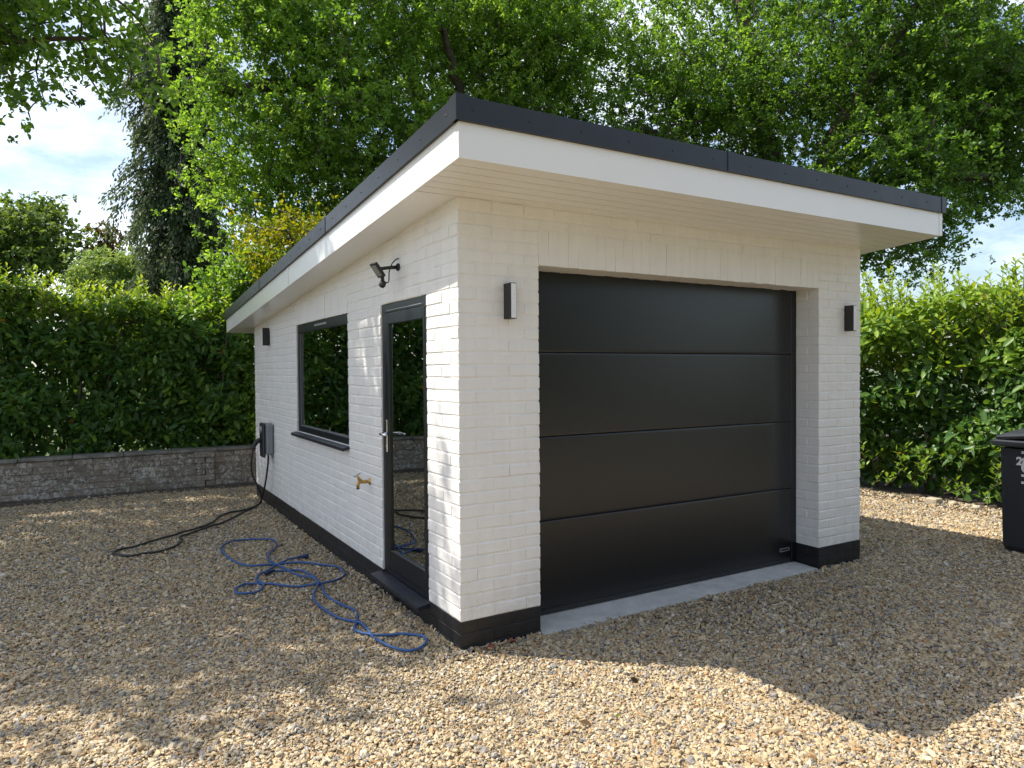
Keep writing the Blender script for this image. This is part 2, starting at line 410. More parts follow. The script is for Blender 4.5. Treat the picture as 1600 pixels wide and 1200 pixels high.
def in_frustum(x, y, margin):
    dx = x - CAM[0]; dy = y - CAM[1]
    f = dx * fw[0] + dy * fw[1]; r = dx * rt[0] + dy * rt[1]
    return (f > 1.2) & (np.abs(r) < f * (800 / FPX) + margin), np.hypot(dx, dy)

def make_gravel():
    n = 1350000
    x = rng.uniform(-6.5, 7.2, n); y = rng.uniform(-3.4, 7.2, n)
    ok, d = in_frustum(x, y, 0.7)
    area = 13.7 * 10.6; dens0 = n / area
    want = np.where(d < 4.6, 8800, np.where(d < 7, 5200, 3200))
    ok &= rng.random(n) < want / dens0
    ok &= ~((x > 0.0) & (x < W) & (y > 0.0) & (y < L))
    ok &= ~((x > 6.62) & (y > -3) & (rng.random(n) > 0.35))
    ok &= d > 1.9
    x, y, d = x[ok], y[ok], d[ok]; n = len(x)
    # heaped a little against the plinth
    sc = np.exp(rng.normal(-5.02, 0.33, n)) * np.where(d < 4.6, 1.0, np.where(d < 7, 1.15, 1.35))
    sc = np.clip(sc, 0.004, 0.023)
    z = rng.uniform(-0.006, 0.006, n) + 0.010 * np.sin(x * 1.9 + 1) * np.sin(y * 1.6) * 0.6
    dw = np.minimum.reduce([np.where((y > -.1) & (y < L), np.abs(x), 9), np.where((x > 0) & (x < X1), np.abs(y), 9), np.where((x > X2) & (x < W), np.abs(y), 9)])
    z += 0.018 * np.exp(-dw / 0.07) + 0.004 * np.sin(x * 0.9 + 2 * np.sin(y * 0.5)) * np.sin(y * 0.8 + 1)
    patch = np.sin(x * 2.7 + 1.3 * np.sin(y * 1.9)) + np.sin(y * 3.1 + 1.1 * np.sin(x * 2.2))
    sc *= 1 + 0.10 * patch
    me = bpy.data.meshes.new('gravel'); me.vertices.add(n)
    me.vertices.foreach_set('co', np.stack([x, y, z], 1).astype(np.float32).ravel())
    def attr(nm, ty, arr):
        a = me.attributes.new(nm, ty, 'POINT')
        a.data.foreach_set('vector' if ty == 'FLOAT_VECTOR' else 'value', arr.ravel())
    attr('rnd', 'FLOAT', np.clip(rng.random(n) * (1 - 0.02 * patch), 0, 1).astype(np.float32))
    attr('kindex', 'INT', rng.integers(0, 5, n).astype(np.int32))
    attr('rot', 'FLOAT_VECTOR', np.stack([rng.normal(0, 0.5, n), rng.normal(0, 0.5, n), rng.uniform(0, 6.28, n)], 1).astype(np.float32))
    attr('scl', 'FLOAT_VECTOR', np.stack([sc * rng.uniform(1.0, 1.85, n), sc * rng.uniform(0.75, 1.1, n), sc * rng.uniform(0.4, 0.8, n)], 1).astype(np.float32))
    me.update()
    o = put('gravel', me, None); tag(o, 'loose golden flint gravel covering the drive', 'gravel', kind='stuff')
    ng = bpy.data.node_groups.new('gravel_scatter', 'GeometryNodeTree')
    ng.interface.new_socket('Geometry', in_out='INPUT', socket_type='NodeSocketGeometry')
    ng.interface.new_socket('Geometry', in_out='OUTPUT', socket_type='NodeSocketGeometry')
    N, K = ng.nodes, ng.links
    gi = N.new('NodeGroupInput'); go = N.new('NodeGroupOutput')
    mp = N.new('GeometryNodeMeshToPoints'); K.new(gi.outputs[0], mp.inputs['Mesh'])
    jn = N.new('GeometryNodeJoinGeometry')
    for k in range(5):
        ic = N.new('GeometryNodeMeshIcoSphere'); ic.inputs['Radius'].default_value = 1; ic.inputs['Subdivisions'].default_value = 2
        po = N.new('GeometryNodeInputPosition'); ad = N.new('ShaderNodeVectorMath'); ad.operation = 'ADD'; ad.inputs[1].default_value = (k * 7.3, k * 3.1, k * 5.7)
        no = N.new('ShaderNodeTexNoise'); no.inputs['Scale'].default_value = 1.15; no.inputs['Detail'].default_value = 2.0
        sb = N.new('ShaderNodeVectorMath'); sb.operation = 'SUBTRACT'; sb.inputs[1].default_value = (0.5, 0.5, 0.5)
        ml = N.new('ShaderNodeVectorMath'); ml.operation = 'SCALE'; ml.inputs['Scale'].default_value = 1.9
        sp = N.new('GeometryNodeSetPosition'); sm = N.new('GeometryNodeSetShadeSmooth'); mt = N.new('GeometryNodeSetMaterial'); sm.inputs['Shade Smooth'].default_value = k in (1, 3)
        mt.inputs['Material'].default_value = M['peb']; gi2 = N.new('GeometryNodeGeometryToInstance')
        K.new(po.outputs[0], ad.inputs[0]); K.new(ad.outputs[0], no.inputs['Vector']); K.new(no.outputs['Color'], sb.inputs[0])
        K.new(sb.outputs[0], ml.inputs[0]); K.new(ic.outputs['Mesh'], sp.inputs['Geometry']); K.new(ml.outputs[0], sp.inputs['Offset'])
        K.new(sp.outputs[0], sm.inputs['Geometry']); K.new(sm.outputs[0], mt.inputs['Geometry']); K.new(mt.outputs[0], gi2.inputs[0])
        K.new(gi2.outputs[0], jn.inputs[0])
    ip = N.new('GeometryNodeInstanceOnPoints'); ip.inputs['Pick Instance'].default_value = True
    K.new(mp.outputs[0], ip.inputs['Points']); K.new(jn.outputs[0], ip.inputs['Instance'])
    def named(nm, ty):
        a = N.new('GeometryNodeInputNamedAttribute'); a.data_type = ty; a.inputs['Name'].default_value = nm; return a.outputs['Attribute']
    K.new(named('kindex', 'INT'), ip.inputs['Instance Index']); K.new(named('rot', 'FLOAT_VECTOR'), ip.inputs['Rotation'])
    K.new(named('scl', 'FLOAT_VECTOR'), ip.inputs['Scale']); K.new(ip.outputs[0], go.inputs[0])
    md = o.modifiers.new('scatter', 'NODES'); md.node_group = ng
    return n
make_gravel()

# ------------------------------------------------------------------ garage
garage = thing('garage', 'white painted brick garage with black sectional door and overhanging flat roof', 'garage')

# structural walls (openings left free); outer skin sits 4 mm behind the brick faces
wall = MB()
IN = 0.004; TH = 0.22
def wbox(a, b): wall.box(a, b)
zt0, zb0 = H + 0.02, -0.10
def left_piece(y0, y1, z0, z1, x0=IN, x1=TH):
    a = z1 is None
    V, F = plain_box((x0, y0, z0), (x1, y1, 1.0))
    V = [(p[0], p[1], (ztop(p[1]) + 0.05 if a else z1) if i >= 4 else p[2]) for i, p in enumerate(V)]
    wall.add(V, F)
left_piece(IN, DY0, P, None); left_piece(DY0, DY1, DZ, None); left_piece(DY1, WY0, P, None)
left_piece(WY0, WY1, P, WZ0); left_piece(WY0, WY1, WZ1, None); left_piece(WY1, L - IN, P, None)
left_piece(IN, L - IN, P, None, W - TH, W - IN)
wbox((TH, IN, P), (X1 - IN, DREV, zt0)); wbox((X2 + IN, IN, P), (W - TH, DREV, zt0)); wbox((X1 - IN, IN, ZD + IN), (X2 + IN, DREV, zt0))
wbox((TH, L - TH, P), (W - TH, L - IN, ztop(L)))
wall_o = wall.build('wall', M['paint'], garage)
pc = MB()
for y0, y1 in ((IN, DY0), (DY1, L - IN)): pc.box((IN, y0, zb0), (TH, y1, P))
pc.box((IN, DY0, zb0), (TH, DY1, P - 0.035)); pc.box((W - TH, IN, zb0), (W - IN, L - IN, P))
pc.box((TH, IN, zb0), (X1 - IN, DREV, P)); pc.box((X2 + IN, IN, zb0), (W - TH, DREV, P)); pc.box((TH, L - TH, zb0), (W - TH, L - IN, P))
pc.build('plinth', M['plinth'], garage)
MB().box((TH, 0.35, -0.05), (W - TH, L - TH, 0.03)).build('floor_slab', M['concrete'], garage)

bricks = []     # (mesh key, centre, size, black, view weight)
JT = 0.0066; JV = 0.0030
def add_brick(x0, x1, y0, y1, z0, z1, black, soldier=False):
    """outer box of the brick cell, joints already taken off"""
    c = ((x0 + x1) / 2, (y0 + y1) / 2, (z0 + z1) / 2); s = (x1 - x0, y1 - y0, z1 - z0)
    bricks.append((c, s, black))

def split_runs(length, parity, holes):
    """cell bounds along a course; holes = [(a,b)]"""
    edges = []; e = 0.0
    e = 0.1125 if parity else 0.225
    cuts = [0.0]
    while e < length - 0.045: cuts.append(e); e += 0.225
    cuts.append(length)
    segs = [(0.0, length)]
    for a, b in holes:
        segs = [t for (p, q) in segs for t in ((p, min(q, a)), (max(p, b), q)) if t[1] - t[0] > 0.02] if True else segs
    out = []
    for p, q in segs:
        cs = [p] + [c for c in cuts if p + 0.05 < c < q - 0.05] + [q]
        out += [(cs[i], cs[i + 1], i == 0, i == len(cs) - 2) for i in range(len(cs) - 1)]
    return out

NCB = 3
for k in range(-NCB, NC + 1):
    z0 = P + k * CH; z1 = z0 + CH; par = k % 2; black = k < 0
    zi0, zi1 = (z0 + 0.0015, z1 - 0.0015) if black else (z0 + JT / 2, z1 - JT / 2)
    if black and k == -1: zi1 = z1 - 0.001
    if k == 0: zi0 = z0 + 0.001
    # ---- front face: u = x
    holes = [(X1, X2)] if z0 < ZD - 0.01 else []
    so0, so1 = ZD + 0.004, ZD + 0.22
    if holes == [] and z0 < so1 - 0.02 and z0 < H: holes = [(X1 - 0.004, X2 + 0.004)]     # soldier course over the door
    if z0 < H + 0.01 and k < NC:
        for u0, u1, first, last in split_runs(W, par, holes):
            a, b = u0 + JV / 2, u1 - JV / 2
            if u0 == 0: a = 0.0
            if abs(u1 - W) < 1e-6: b = W
            d = 0.1025
            if u0 == 0: d = 0.2225 - JV / 2 if par else 0.1105 - JV / 2
            inner = abs(u1 - X1) < 0.006 or abs(u0 - X2) < 0.006
            if abs(u1 - X1) < 0.006: b = X1
            if abs(u0 - X2) < 0.006: a = X2
            if inner and z0 < ZD - 0.01:
                if (b - a) < 0.15: d = DREV - 0.004
                else: add_brick(max(a, b - 0.1025) if abs(b - X1) < 1e-6 else a, b if abs(b - X1) < 1e-6 else min(b, a + 0.1025), 0.1025 + JT, DREV - 0.004, zi0, zi1, black)
            add_brick(a, b, 0.0, d, zi0, zi1, black)
    # ---- left face: u = y ; corner cell belongs to the front brick on stretcher courses
    hol = []
    if z0 < DZ - 0.02: hol.append((DY0, DY1))
    if z1 > WZ0 + 0.02 and z0 < WZ1 - 0.02: hol.append((WY0, WY1))
    if WZ1 - 0.02 < z0 < WZ1 + 0.195: hol.append((WY0 - 0.004, WY1 + 0.004))
    for side in (0, 1):
        hh = hol if side == 0 else []
        for u0, u1, first, last in split_runs(L, 1 - par, hh):
            if z0 > ztop(u0) + 0.03: continue
            a, b = u0 + JV / 2, u1 - JV / 2
            if u0 == 0 and side == 0: continue      # the front brick turns the corner
            if u0 == 0: a = 0.1025 + JT
            if abs(u1 - DY0) < 1e-6: b = DY0
            if abs(u0 - DY1) < 1e-6: a = DY1
            if abs(u1 - WY0) < 0.006: b = WY0
            if abs(u0 - WY1) < 0.006: a = WY1
            if b - a < 0.03: continue
            top = zi1
            if side == 0 and WY0 < u0 + 0.05 and u1 < WY1 + 0.05 and z0 < WZ0 < z1: top = min(zi1, WZ0 - 0.03)
            if top - zi0 < 0.02: continue
            if side == 0: add_brick(0.0, 0.1025, a, b, zi0, top, black)
            else: add_brick(W - 0.1025, W, a, b, zi0, zi1, black)
    # ---- back face
    if z0 < ztop(L) and k < NC:
        for u0, u1, first, last in split_runs(W, par, []):
            add_brick(u0 + JT / 2, u1 - JT / 2, L - 0.1025, L, zi0, zi1, black) if 0.1 < u0 and u1 < W - 0.1 else None
# soldier courses
n_s = int(round((X2 - X1) / 0.075)); w_s = (X2 - X1) / n_s
for i in range(n_s):
    add_brick(X1 + i * w_s + 0.0008, X1 + (i + 1) * w_s - 0.0008, 0.0, DREV - 0.004, ZD, ZD + 0.2175, False)
n_s = int(round((WY1 - WY0) / 0.075)); w_s = (WY1 - WY0) / n_s
for i in range(n_s):
    add_brick(0.0, 0.1025, WY0 + i * w_s + 0.0008, WY0 + (i + 1) * w_s - 0.0008, WZ1, WZ1 + 0.2175, False)

def brick_weight(b):
    c, s, bl = b
    v = np.array(c) - CAM; d = np.linalg.norm(v); v /= d
    fz = v @ fw
    if c[2] < 0.02 or c[0] > W - 0.06 and c[1] > 0.1 or c[1] > L - 0.06: return 0
    px = 800 + FPX * (np.array(c) - CAM) @ rt / ((np.array(c) - CAM) @ fw)
    fx = s[1] * s[2] * v[0]; fy = s[0] * s[2] * v[1]
    front = c[1] < 0.11; left = c[0] < 0.11
    a = (fy if front else 0) + (fx if left and not (c[0] > 0.11) else 0)
    return max(a, 0) / d ** 2
order = sorted(range(len(bricks)), key=lambda i: -brick_weight(bricks[i]))
top300 = set(order[:300])
bcache = {}
rest = {False: MB(), True: MB()}
brg = np.random.default_rng(5)
def brick_ch(c, s, v):
    al = 0.0040 if v % 4 == 3 else 0.0016
    if s[2] > 0.1: return (0.0012, 0.0016, 0.0016) if c[0] > 0.2 else (0.0016, 0.0012, 0.0016)
    if c[2] < P: return (0.0025, 0.0025, 0.0025)
    fr_, lf_ = c[1] - s[1] / 2 < 0.01, c[0] - s[0] / 2 < 0.01
    if fr_ and lf_: return (0.003, 0.003, 0.006)
    return (al, 0.0045, 0.0065) if fr_ else (0.0045, al, 0.0065)
for i, (c, s, black) in enumerate(bricks):
    if i in top300:
        key = (round(s[0], 3), round(s[1], 3), round(s[2], 3), black, i % 8, c[1] - s[1] / 2 < 0.01, c[0] - s[0] / 2 < 0.01)
        if key not in bcache:
            h = np.array(s) / 2; V, F = chamfer_box(-h, h, brick_ch(c, s, i), 0.0015, brg)
            bcache[key] = mesh_np('brick', V, F); bcache[key].materials.append(M['plinth' if black else 'paint'])
        o = bpy.data.objects.new('brick', bcache[key]); COL.objects.link(o); o.parent = wall_o
        jx, jy, jz = brg.normal(0, 0.0012, 3)
        o.location = (c[0] + jx, c[1] + jy, c[2] + jz * 0.6)
        o.rotation_euler = (brg.normal(0, 0.006), brg.normal(0, 0.006), brg.normal(0, 0.005)) if max(s) < 0.23 else (0, 0, 0)
    else:
        h = np.array(s) / 2; V, F = chamfer_box(np.array(c) - h, np.array(c) + h, brick_ch(c, s, i), 0.0015, brg)
        j = brg.normal(0, 0.0012, 3)
        rest[black].add([np.array(p) + j for p in V], F)
tag(rest[False].build('brickwork', M['paint'], garage), kind='stuff')
tag(rest[True].build('plinth_brickwork', M['plinth'], garage), kind='stuff')

# ---- roof: sloping box; soffit plane z = ztop(y)
RX0, RX1, RY0, RY1 = -OS, W + ORR, -OF, L + OB
def slope_box(mb, x0, x1, y0, y1, dz0, dz1):
    V = [(x0, y0, ztop(y0) + dz0), (x1, y0, ztop(y0) + dz0), (x1, y1, ztop(y1) + dz0), (x0, y1, ztop(y1) + dz0),
         (x0, y0, ztop(y0) + dz1), (x1, y0, ztop(y0) + dz1), (x1, y1, ztop(y1) + dz1), (x0, y1, ztop(y1) + dz1)]
    return mb.add(V, [(3, 2, 1, 0), (4, 5, 6, 7), (0, 1, 5, 4), (1, 2, 6, 5), (2, 3, 7, 6), (3, 0, 4, 7)])
FT = 0.012
roof = slope_box(MB(), RX0 + FT + .001, RX1 - FT - .001, RY0 + FT + .001, RY1 - FT - .001, 0.011, T1 + T2 - 0.012).build('roof', M['membrane'], garage)
# white fascia boards, each its own piece
def fascia(x0, x1, y0, y1): slope_box(MB(), x0, x1, y0, y1, 0.0, T1).build('fascia', M['upvc'], garage)
fascia(RX0, RX1 - FT - 0.001, RY0, RY0 + FT)
fascia(RX0, RX0 + FT, RY0 + FT + 0.0005, 3.05); fascia(RX0, RX0 + FT, 3.052, RY1)
fascia(RX1 - FT, RX1, RY0 - 0.002, RY1); fascia(RX0 + FT + .001, RX1 - FT - .001, RY1 - FT, RY1)
# corner cover strip at the right-hand front corner
slope_box(MB(), RX1 - 0.035, RX1 + 0.003, RY0 - 0.005, RY0 - 0.0005, 0.0, T1 - 0.002).build('corner_cover', M['upvc'], garage)
slope_box(MB(), RX0 - 0.004, RX0 - 0.0005, 3.02, 3.085, 0.0, T1 - 0.002).build('joint_cover', M['upvc'], garage)
# soffit boards: hollow tongue-and-groove planks
def soffit(x0, x1, y0, y1):
    mb = MB(); g = 0.004
    def z(y, d): return ztop(y) + d
    slope_box(mb, x0, x1, y0, y1, 0.001, 0.010)
    return mb.build('soffit_board', M['upvc'], garage)
nb = 6; fy0, fy1 = RY0 + FT + 0.001, 0.012
for i in range(nb):
    a = fy0 + (fy1 - fy0) * i / nb; b = fy0 + (fy1 - fy0) * (i + 1) / nb - 0.007
    soffit(RX0 + FT + 0.001, RX1 - FT - 0.001, a, b)
for (a, b) in ((0.0145, 2.2), (2.202, 4.4), (4.402, 6.09)):
    soffit(RX0 + FT + 0.001, 0.004, a, b); soffit(W - 0.004, RX1 - FT - 0.001, a, b)
by0, by1 = L - 0.004, RY1 - FT - 0.001
for i in range(6):
    a = by0 + (by1 - by0) * i / 6; b = by0 + (by1 - by0) * (i + 1) / 6 - 0.006
    soffit(RX0 + FT + 0.001, RX1 - FT - 0.001, a, b)
# black edge trims with joint straps, corner pieces and screws
def trim(x0, x1, y0, y1, name='edge_trim', dz0=T1 - 0.004, dz1=T1 + T2):
    return slope_box(MB(), x0, x1, y0, y1, dz0, dz1).build(name, M['trim'], garage)
TT = 0.02
fr = []
for a, b in ((RX0 - 0.0, 1.60), (1.602, RX1)):
    fr.append(trim(a, b, RY0 - TT, RY0 + 0.03))
trim(1.585, 1.64, RY0 - TT - 0.004, RY0 - TT - 0.0004, 'trim_strap', T1 - 0.006, T1 + T2 + 0.004)
trim(RX0 - TT - 0.004, RX0 + 0.05, RY0 - TT - 0.004, RY0 - TT - 0.0004, 'corner_trim', T1 - 0.006, T1 + T2 + 0.006)
trim(RX0 - TT - 0.004, RX0 - TT - 0.0004, RY0 - TT, RY0 + 0.05, 'corner_trim', T1 - 0.006, T1 + T2 + 0.006)
trim(RX1 - 0.035, RX1 + TT + 0.004, RY0 - TT - 0.004, RY0 - TT - 0.0004, 'corner_trim', T1 - 0.006, T1 + T2 + 0.006)
sd = []
for a, b in ((RY0 + 0.031, 1.75), (1.752, 4.30), (4.302, RY1)):
    sd.append(trim(RX0 - TT, RX0 + 0.03, a, b))
for yy in (1.75, 4.30):
    trim(RX0 - TT - 0.004, RX0 - TT - 0.0004, yy - 0.03, yy + 0.03, 'trim_strap', T1 - 0.006, T1 + T2 + 0.004)
trim(RX1 - 0.03, RX1 + TT, RY0 + 0.031, RY1)
trim(RX0 + 0.031, RX1 - 0.031, RY1 - 0.03, RY1 + TT)
V, F = lathe([(0.0055, 0), (0.0055, 0.0015), (0.003, 0.004)], 8)
screw_me = mesh_np('screw', V, F, True); screw_me.materials.append(M['screw'])
def screw(par, x, y, z, rot):
    o = bpy.data.objects.new('screw', screw_me); COL.objects.link(o); o.parent = par; o.location = (x, y, z); o.rotation_euler = rot
for x in np.arange(RX0 + 0.07, RX1 - 0.03, 0.33):
    screw(fr[0] if x < 1.6 else fr[1], x, RY0 - TT - (0.004 if 1.58 < x < 1.64 else 0), ztop(RY0) + T1 + 0.055, (math.pi / 2, 0, 0))
for y in np.arange(RY0 + 0.1, RY1, 0.33):
    par = sd[0] if y < 1.75 else (sd[1] if y < 4.3 else sd[2])
    screw(par, RX0 - TT, y, ztop(y) + T1 + 0.055, (0, -math.pi / 2, 0))
fs = [o for o in garage.children if o.name.startswith('fascia')]
V, F = lathe([(0.004, 0), (0.004, 0.001)], 8); nail_me = mesh_np('nail_head', V, F); nail_me.materials.append(M['upvc'])
for y in np.arange(RY0 + 0.25, 2.9, 0.55):
    for dz in (0.045, 0.135):
        o = bpy.data.objects.new('nail_head', nail_me); COL.objects.link(o); o.parent = fs[1]; o.location = (RX0 - 0.0002, y, ztop(y) + dz); o.rotation_euler = (0, -math.pi / 2, 0)

# ---- sectional garage door
gd = thing('sectional_door', None, None); gd.parent = garage
for k in ('label', 'category'):
    if k in gd: del gd[k]
gz = [0.062, 0.6518, 1.2101, 1.7701, ZD + 0.02]
for i in range(4):
    z0, z1 = gz[i] + 0.001, gz[i + 1] - 0.001
    x0, x1 = X1 - 0.05, X2 - 0.055
    y = DREV + 0.004
    # pressed panel: rounded lips top and bottom
    prof = [(0.006, z0), (0.004, z0 + 0.0004), (0.0015, z0 + 0.003), (0.0003, z0 + 0.008), (0.0, z0 + 0.02), (-0.0008, z0 + 0.16), (-0.001, (z0 + z1) / 2), (-0.0008, z1 - 0.16), (0.0, z1 - 0.02), (0.0003, z1 - 0.008), (0.0015, z1 - 0.003), (0.004, z1 - 0.0004), (0.006, z1)]
    V = [(x, y + p, z) for p, z in prof for x in (x0, x1)]
    nP = len(prof)
    F = [(2 * j, 2 * j + 1, 2 * j + 3, 2 * j + 2) for j in range(nP - 1)]
    V += [(x, y + 0.045, z) for z in (z0, z1) for x in (x0, x1)]; b = 2 * nP
    F += [(b + 1, b, b + 2, b + 3), (0, b, b + 1, 1), (2 * nP - 2, 2 * nP - 1, b + 3, b + 2)]
    me = mesh_np('panel', V, F, True); put('panel', me, gd, M['doorpanel'])
MB().box((X1 - 0.06, DREV + 0.001, 0.03), (X1 + 0.004, DREV + 0.06, ZD + 0.03)).box((X2 - 0.052, DREV + 0.0005, 0.03), (X2 + 0.02, DREV + 0.06, ZD + 0.03), ch=0.003).build('door_frame', M['frame'], gd)
MB().box((X1 - 0.05, DREV + 0.008, 0.030), (X2 - 0.056, DREV + 0.04, 0.064), ch=0.004).build('bottom_seal', M['rubber'], gd)
bx1 = X2 - 0.085; bx0 = bx1 - 0.115; bz0, bz1 = 0.13, 0.158
mbd = MB()
for a, b in (((bx0, bz0), (bx1, bz0 + 0.006)), ((bx0, bz1 - 0.006), (bx1, bz1)), ((bx0, bz0 + 0.0062), (bx0 + 0.006, bz1 - 0.0062)), ((bx1 - 0.006, bz0 + 0.0062), (bx1, bz1 - 0.0062))):
    mbd.box((a[0], DREV - 0.003, a[1]), (b[0], DREV + 0.002, b[1]))
mbd.build('badge', M['silver'], gd)

# ---- concrete threshold
th = MB(); V, F = plain_box((X1 + 0.002, -0.035, -0.08), (X2 - 0.002, DREV + 0.30, 0.03))
th.add([(p[0], p[1] + (0.04 * (p[0] > 2) if p[1] < 0 else 0), 0.016 if (p[2] > 0 and p[1] < 0) else p[2]) for p in V], F)
th.add(*plain_box((X2 - 0.002, 0.02, -0.08), (X2 + 0.20, -0.03, 0.010)))
thr = th.build('threshold', M['concrete'], garage)

# ---- entrance door in the side wall (plane x = 0.03)
def child_empty(name, parent):
    o = bpy.data.objects.new(name, None); COL.objects.link(o); o.parent = parent; o.empty_display_size = 0.1; return o
FX = 0.013
ed = child_empty('entrance_door', garage)
dz0 = P - 0.005
MB().box((FX, DY0 - 0.01, dz0), (FX + 0.07, DY0 + 0.05, DZ - 0.0015)).box((FX, DY1 - 0.052, dz0), (FX + 0.07, DY1 - 0.001, DZ - 0.0015)) \
    .box((FX, DY0 + 0.0505, DZ - 0.062), (FX + 0.07, DY1 - 0.0525, DZ - 0.0015)).box((FX, DY0 + 0.0505, dz0), (FX + 0.07, DY1 - 0.0525, dz0 + 0.035)).build('frame', M['frame'], ed)
sy0, sy1, sz0, sz1 = DY0 + 0.0515, DY1 - 0.0535, dz0 + 0.037, DZ - 0.066
SXF = FX - 0.004; sw = 0.082
leafm = MB()
leafm.box((SXF, sy0, sz0), (SXF + 0.06, sy0 + 0.03, sz1), ch=0.004).box((SXF, sy1 - sw, sz0), (SXF + 0.06, sy1, sz1), ch=0.004)
leafm.box((SXF, sy0 + 0.0305, sz1 - sw), (SXF + 0.06, sy1 - sw - 0.0005, sz1), ch=0.004).box((SXF, sy0 + 0.0305, sz0), (SXF + 0.06, sy1 - sw - 0.0005, sz0 + 0.14), ch=0.004)
leafm.build('sash', M['frame'], ed)
MB().box((SXF + 0.016, sy0 + 0.025, sz0 + 0.13), (SXF + 0.022, sy1 - sw + 0.005, sz1 - sw + 0.005)).build('pane', M['glass'], ed)
hy = sy1 - 0.042
hb = MB().box((SXF - 0.009, hy - 0.014, 1.065), (SXF - 0.0005, hy + 0.014, 1.30), ch=0.004)
hb.tube([(SXF - 0.008, hy, 1.20), (SXF - 0.05, hy, 1.20), (SXF - 0.056, hy - 0.012, 1.20), (SXF - 0.056, hy - 0.06, 1.201), (SXF - 0.054, hy - 0.12, 1.199)], [0.010, 0.010, 0.0105, 0.0095, 0.008], 10)
V, F = lathe([(0.010, 0), (0.010, 0.006)], 14, Matrix.Translation((SXF - 0.009, hy, 1.105)) @ Matrix.Rotation(-math.pi / 2, 4, 'Y')); hb.add(V, F)
hb.build('handle', M['chrome'], ed)
MB().box((FX - 0.003, DY0 + 0.10, DZ - 0.050), (FX - 0.0005, DY1 - 0.10, DZ - 0.046)).build('frame_bead', M['silver'], ed)
sill = MB(); sz = P - 0.012
sill.add([(FX + 0.02, DY0 - 0.012, sz + 0.002), (-0.085, DY0 - 0.012, sz - 0.016), (-0.085, DY1 + 0.04, sz - 0.016), (FX + 0.02, DY1 + 0.04, sz + 0.002),
          (FX + 0.02, DY0 - 0.012, sz - 0.028), (-0.082, DY0 - 0.012, sz - 0.040), (-0.082, DY1 + 0.04, sz - 0.040), (FX + 0.02, DY1 + 0.04, sz - 0.028)],
         [(3, 2, 1, 0), (4, 5, 6, 7), (0, 1, 5, 4), (1, 2, 6, 5), (2, 3, 7, 6), (3, 0, 4, 7)])
sill.build('sill', M['trim'], ed)

# ---- window
wd = child_empty('window', garage)
wy0, wy1, wz0, wz1 = WY0 + 0.002, WY1 - 0.002, WZ0 + 0.0, WZ1 - 0.002
MB().box((FX, wy0, wz0), (FX + 0.07, wy0 + 0.055, wz1), ch=0.003).box((FX, wy1 - 0.055, wz0), (FX + 0.07, wy1, wz1), ch=0.003) \
    .box((FX, wy0 + 0.0555, wz1 - 0.085), (FX + 0.07, wy1 - 0.0555, wz1), ch=0.003).box((FX, wy0 + 0.0555, wz0), (FX + 0.07, wy1 - 0.0555, wz0 + 0.06), ch=0.003).build('frame', M['frame'], wd)
MB().box((FX + 0.010, wy0 + 0.0555, wz0 + 0.0605), (FX + 0.022, wy0 + 0.064, wz1 - 0.0855)).box((FX + 0.010, wy1 - 0.064, wz0 + 0.0605), (FX + 0.022, wy1 - 0.0555, wz1 - 0.0855)).box((FX + 0.010, wy0 + 0.0645, wz0 + 0.0605), (FX + 0.022, wy1 - 0.0645, wz0 + 0.068)).build('glazing_bead', M['bead'], wd)
MB().box((FX + 0.024, wy0 + 0.05, wz0 + 0.055), (FX + 0.030, wy1 - 0.05, wz1 - 0.08)).build('pane', M['glass'], wd)
MB().box((FX - 0.008, 2.75, wz1 - 0.050), (FX - 0.0005, 3.15, wz1 - 0.030), ch=0.002).build('trickle_vent', M['silver'], wd)
for yy in (2.35, 2.95, 3.6):
    MB().box((FX - 0.004, yy - 0.015, wz0 + 0.012), (FX - 0.0005, yy + 0.015, wz0 + 0.022)).build('drain_cap', M['rubber'], wd)
sm_ = MB(); q0, q1 = WY0 - 0.008, WY1 + 0.05
sm_.add([(FX + 0.01, q0, WZ0 - 0.002), (-0.055, q0, WZ0 - 0.020), (-0.055, q1, WZ0 - 0.020), (FX + 0.01, q1, WZ0 - 0.002),
         (FX + 0.01, q0, WZ0 - 0.028), (-0.053, q0, WZ0 - 0.046), (-0.053, q1, WZ0 - 0.046), (FX + 0.01, q1, WZ0 - 0.028)],
        [(3, 2, 1, 0), (4, 5, 6, 7), (0, 1, 5, 4), (1, 2, 6, 5), (2, 3, 7, 6), (3, 0, 4, 7)])
sm_.build('sill', M['trim'], wd)

# ------------------------------------------------------------------ wall lights
def wall_light(label, loc, rotz):
    """built facing -Y, base at wall plane y = 0"""
    t = thing('wall_light', label, 'wall light', loc, 'slim wall lights'); t.rotation_euler = (0, 0, rotz)
    o = MB().box((-0.021, -0.082, -0.106), (0.021, -0.0005, 0.106), ch=0.0015).build('body', M['lampblack']); o.parent = t
    o = MB().box((-0.0165, -0.0855, -0.1015), (0.0165, -0.0822, 0.1015)).build('diffuser', M['diffuser']); o.parent = t
    o = MB().box((-0.015, -0.0009, -0.085), (0.015, 0.004, 0.085)).build('back_plate', M['lampblack']); o.parent = t
    return t
wall_light('slim black wall light left of the garage door, by the near corner', (0.325, -0.001, 2.066), 0)
wall_light('slim black wall light right of the garage door, near the hedge', (3.60, -0.001, 2.066), 0)
wall_light('slim black wall light on the side wall, left of the window', (-0.001, 5.16, 2.08), -math.pi / 2)

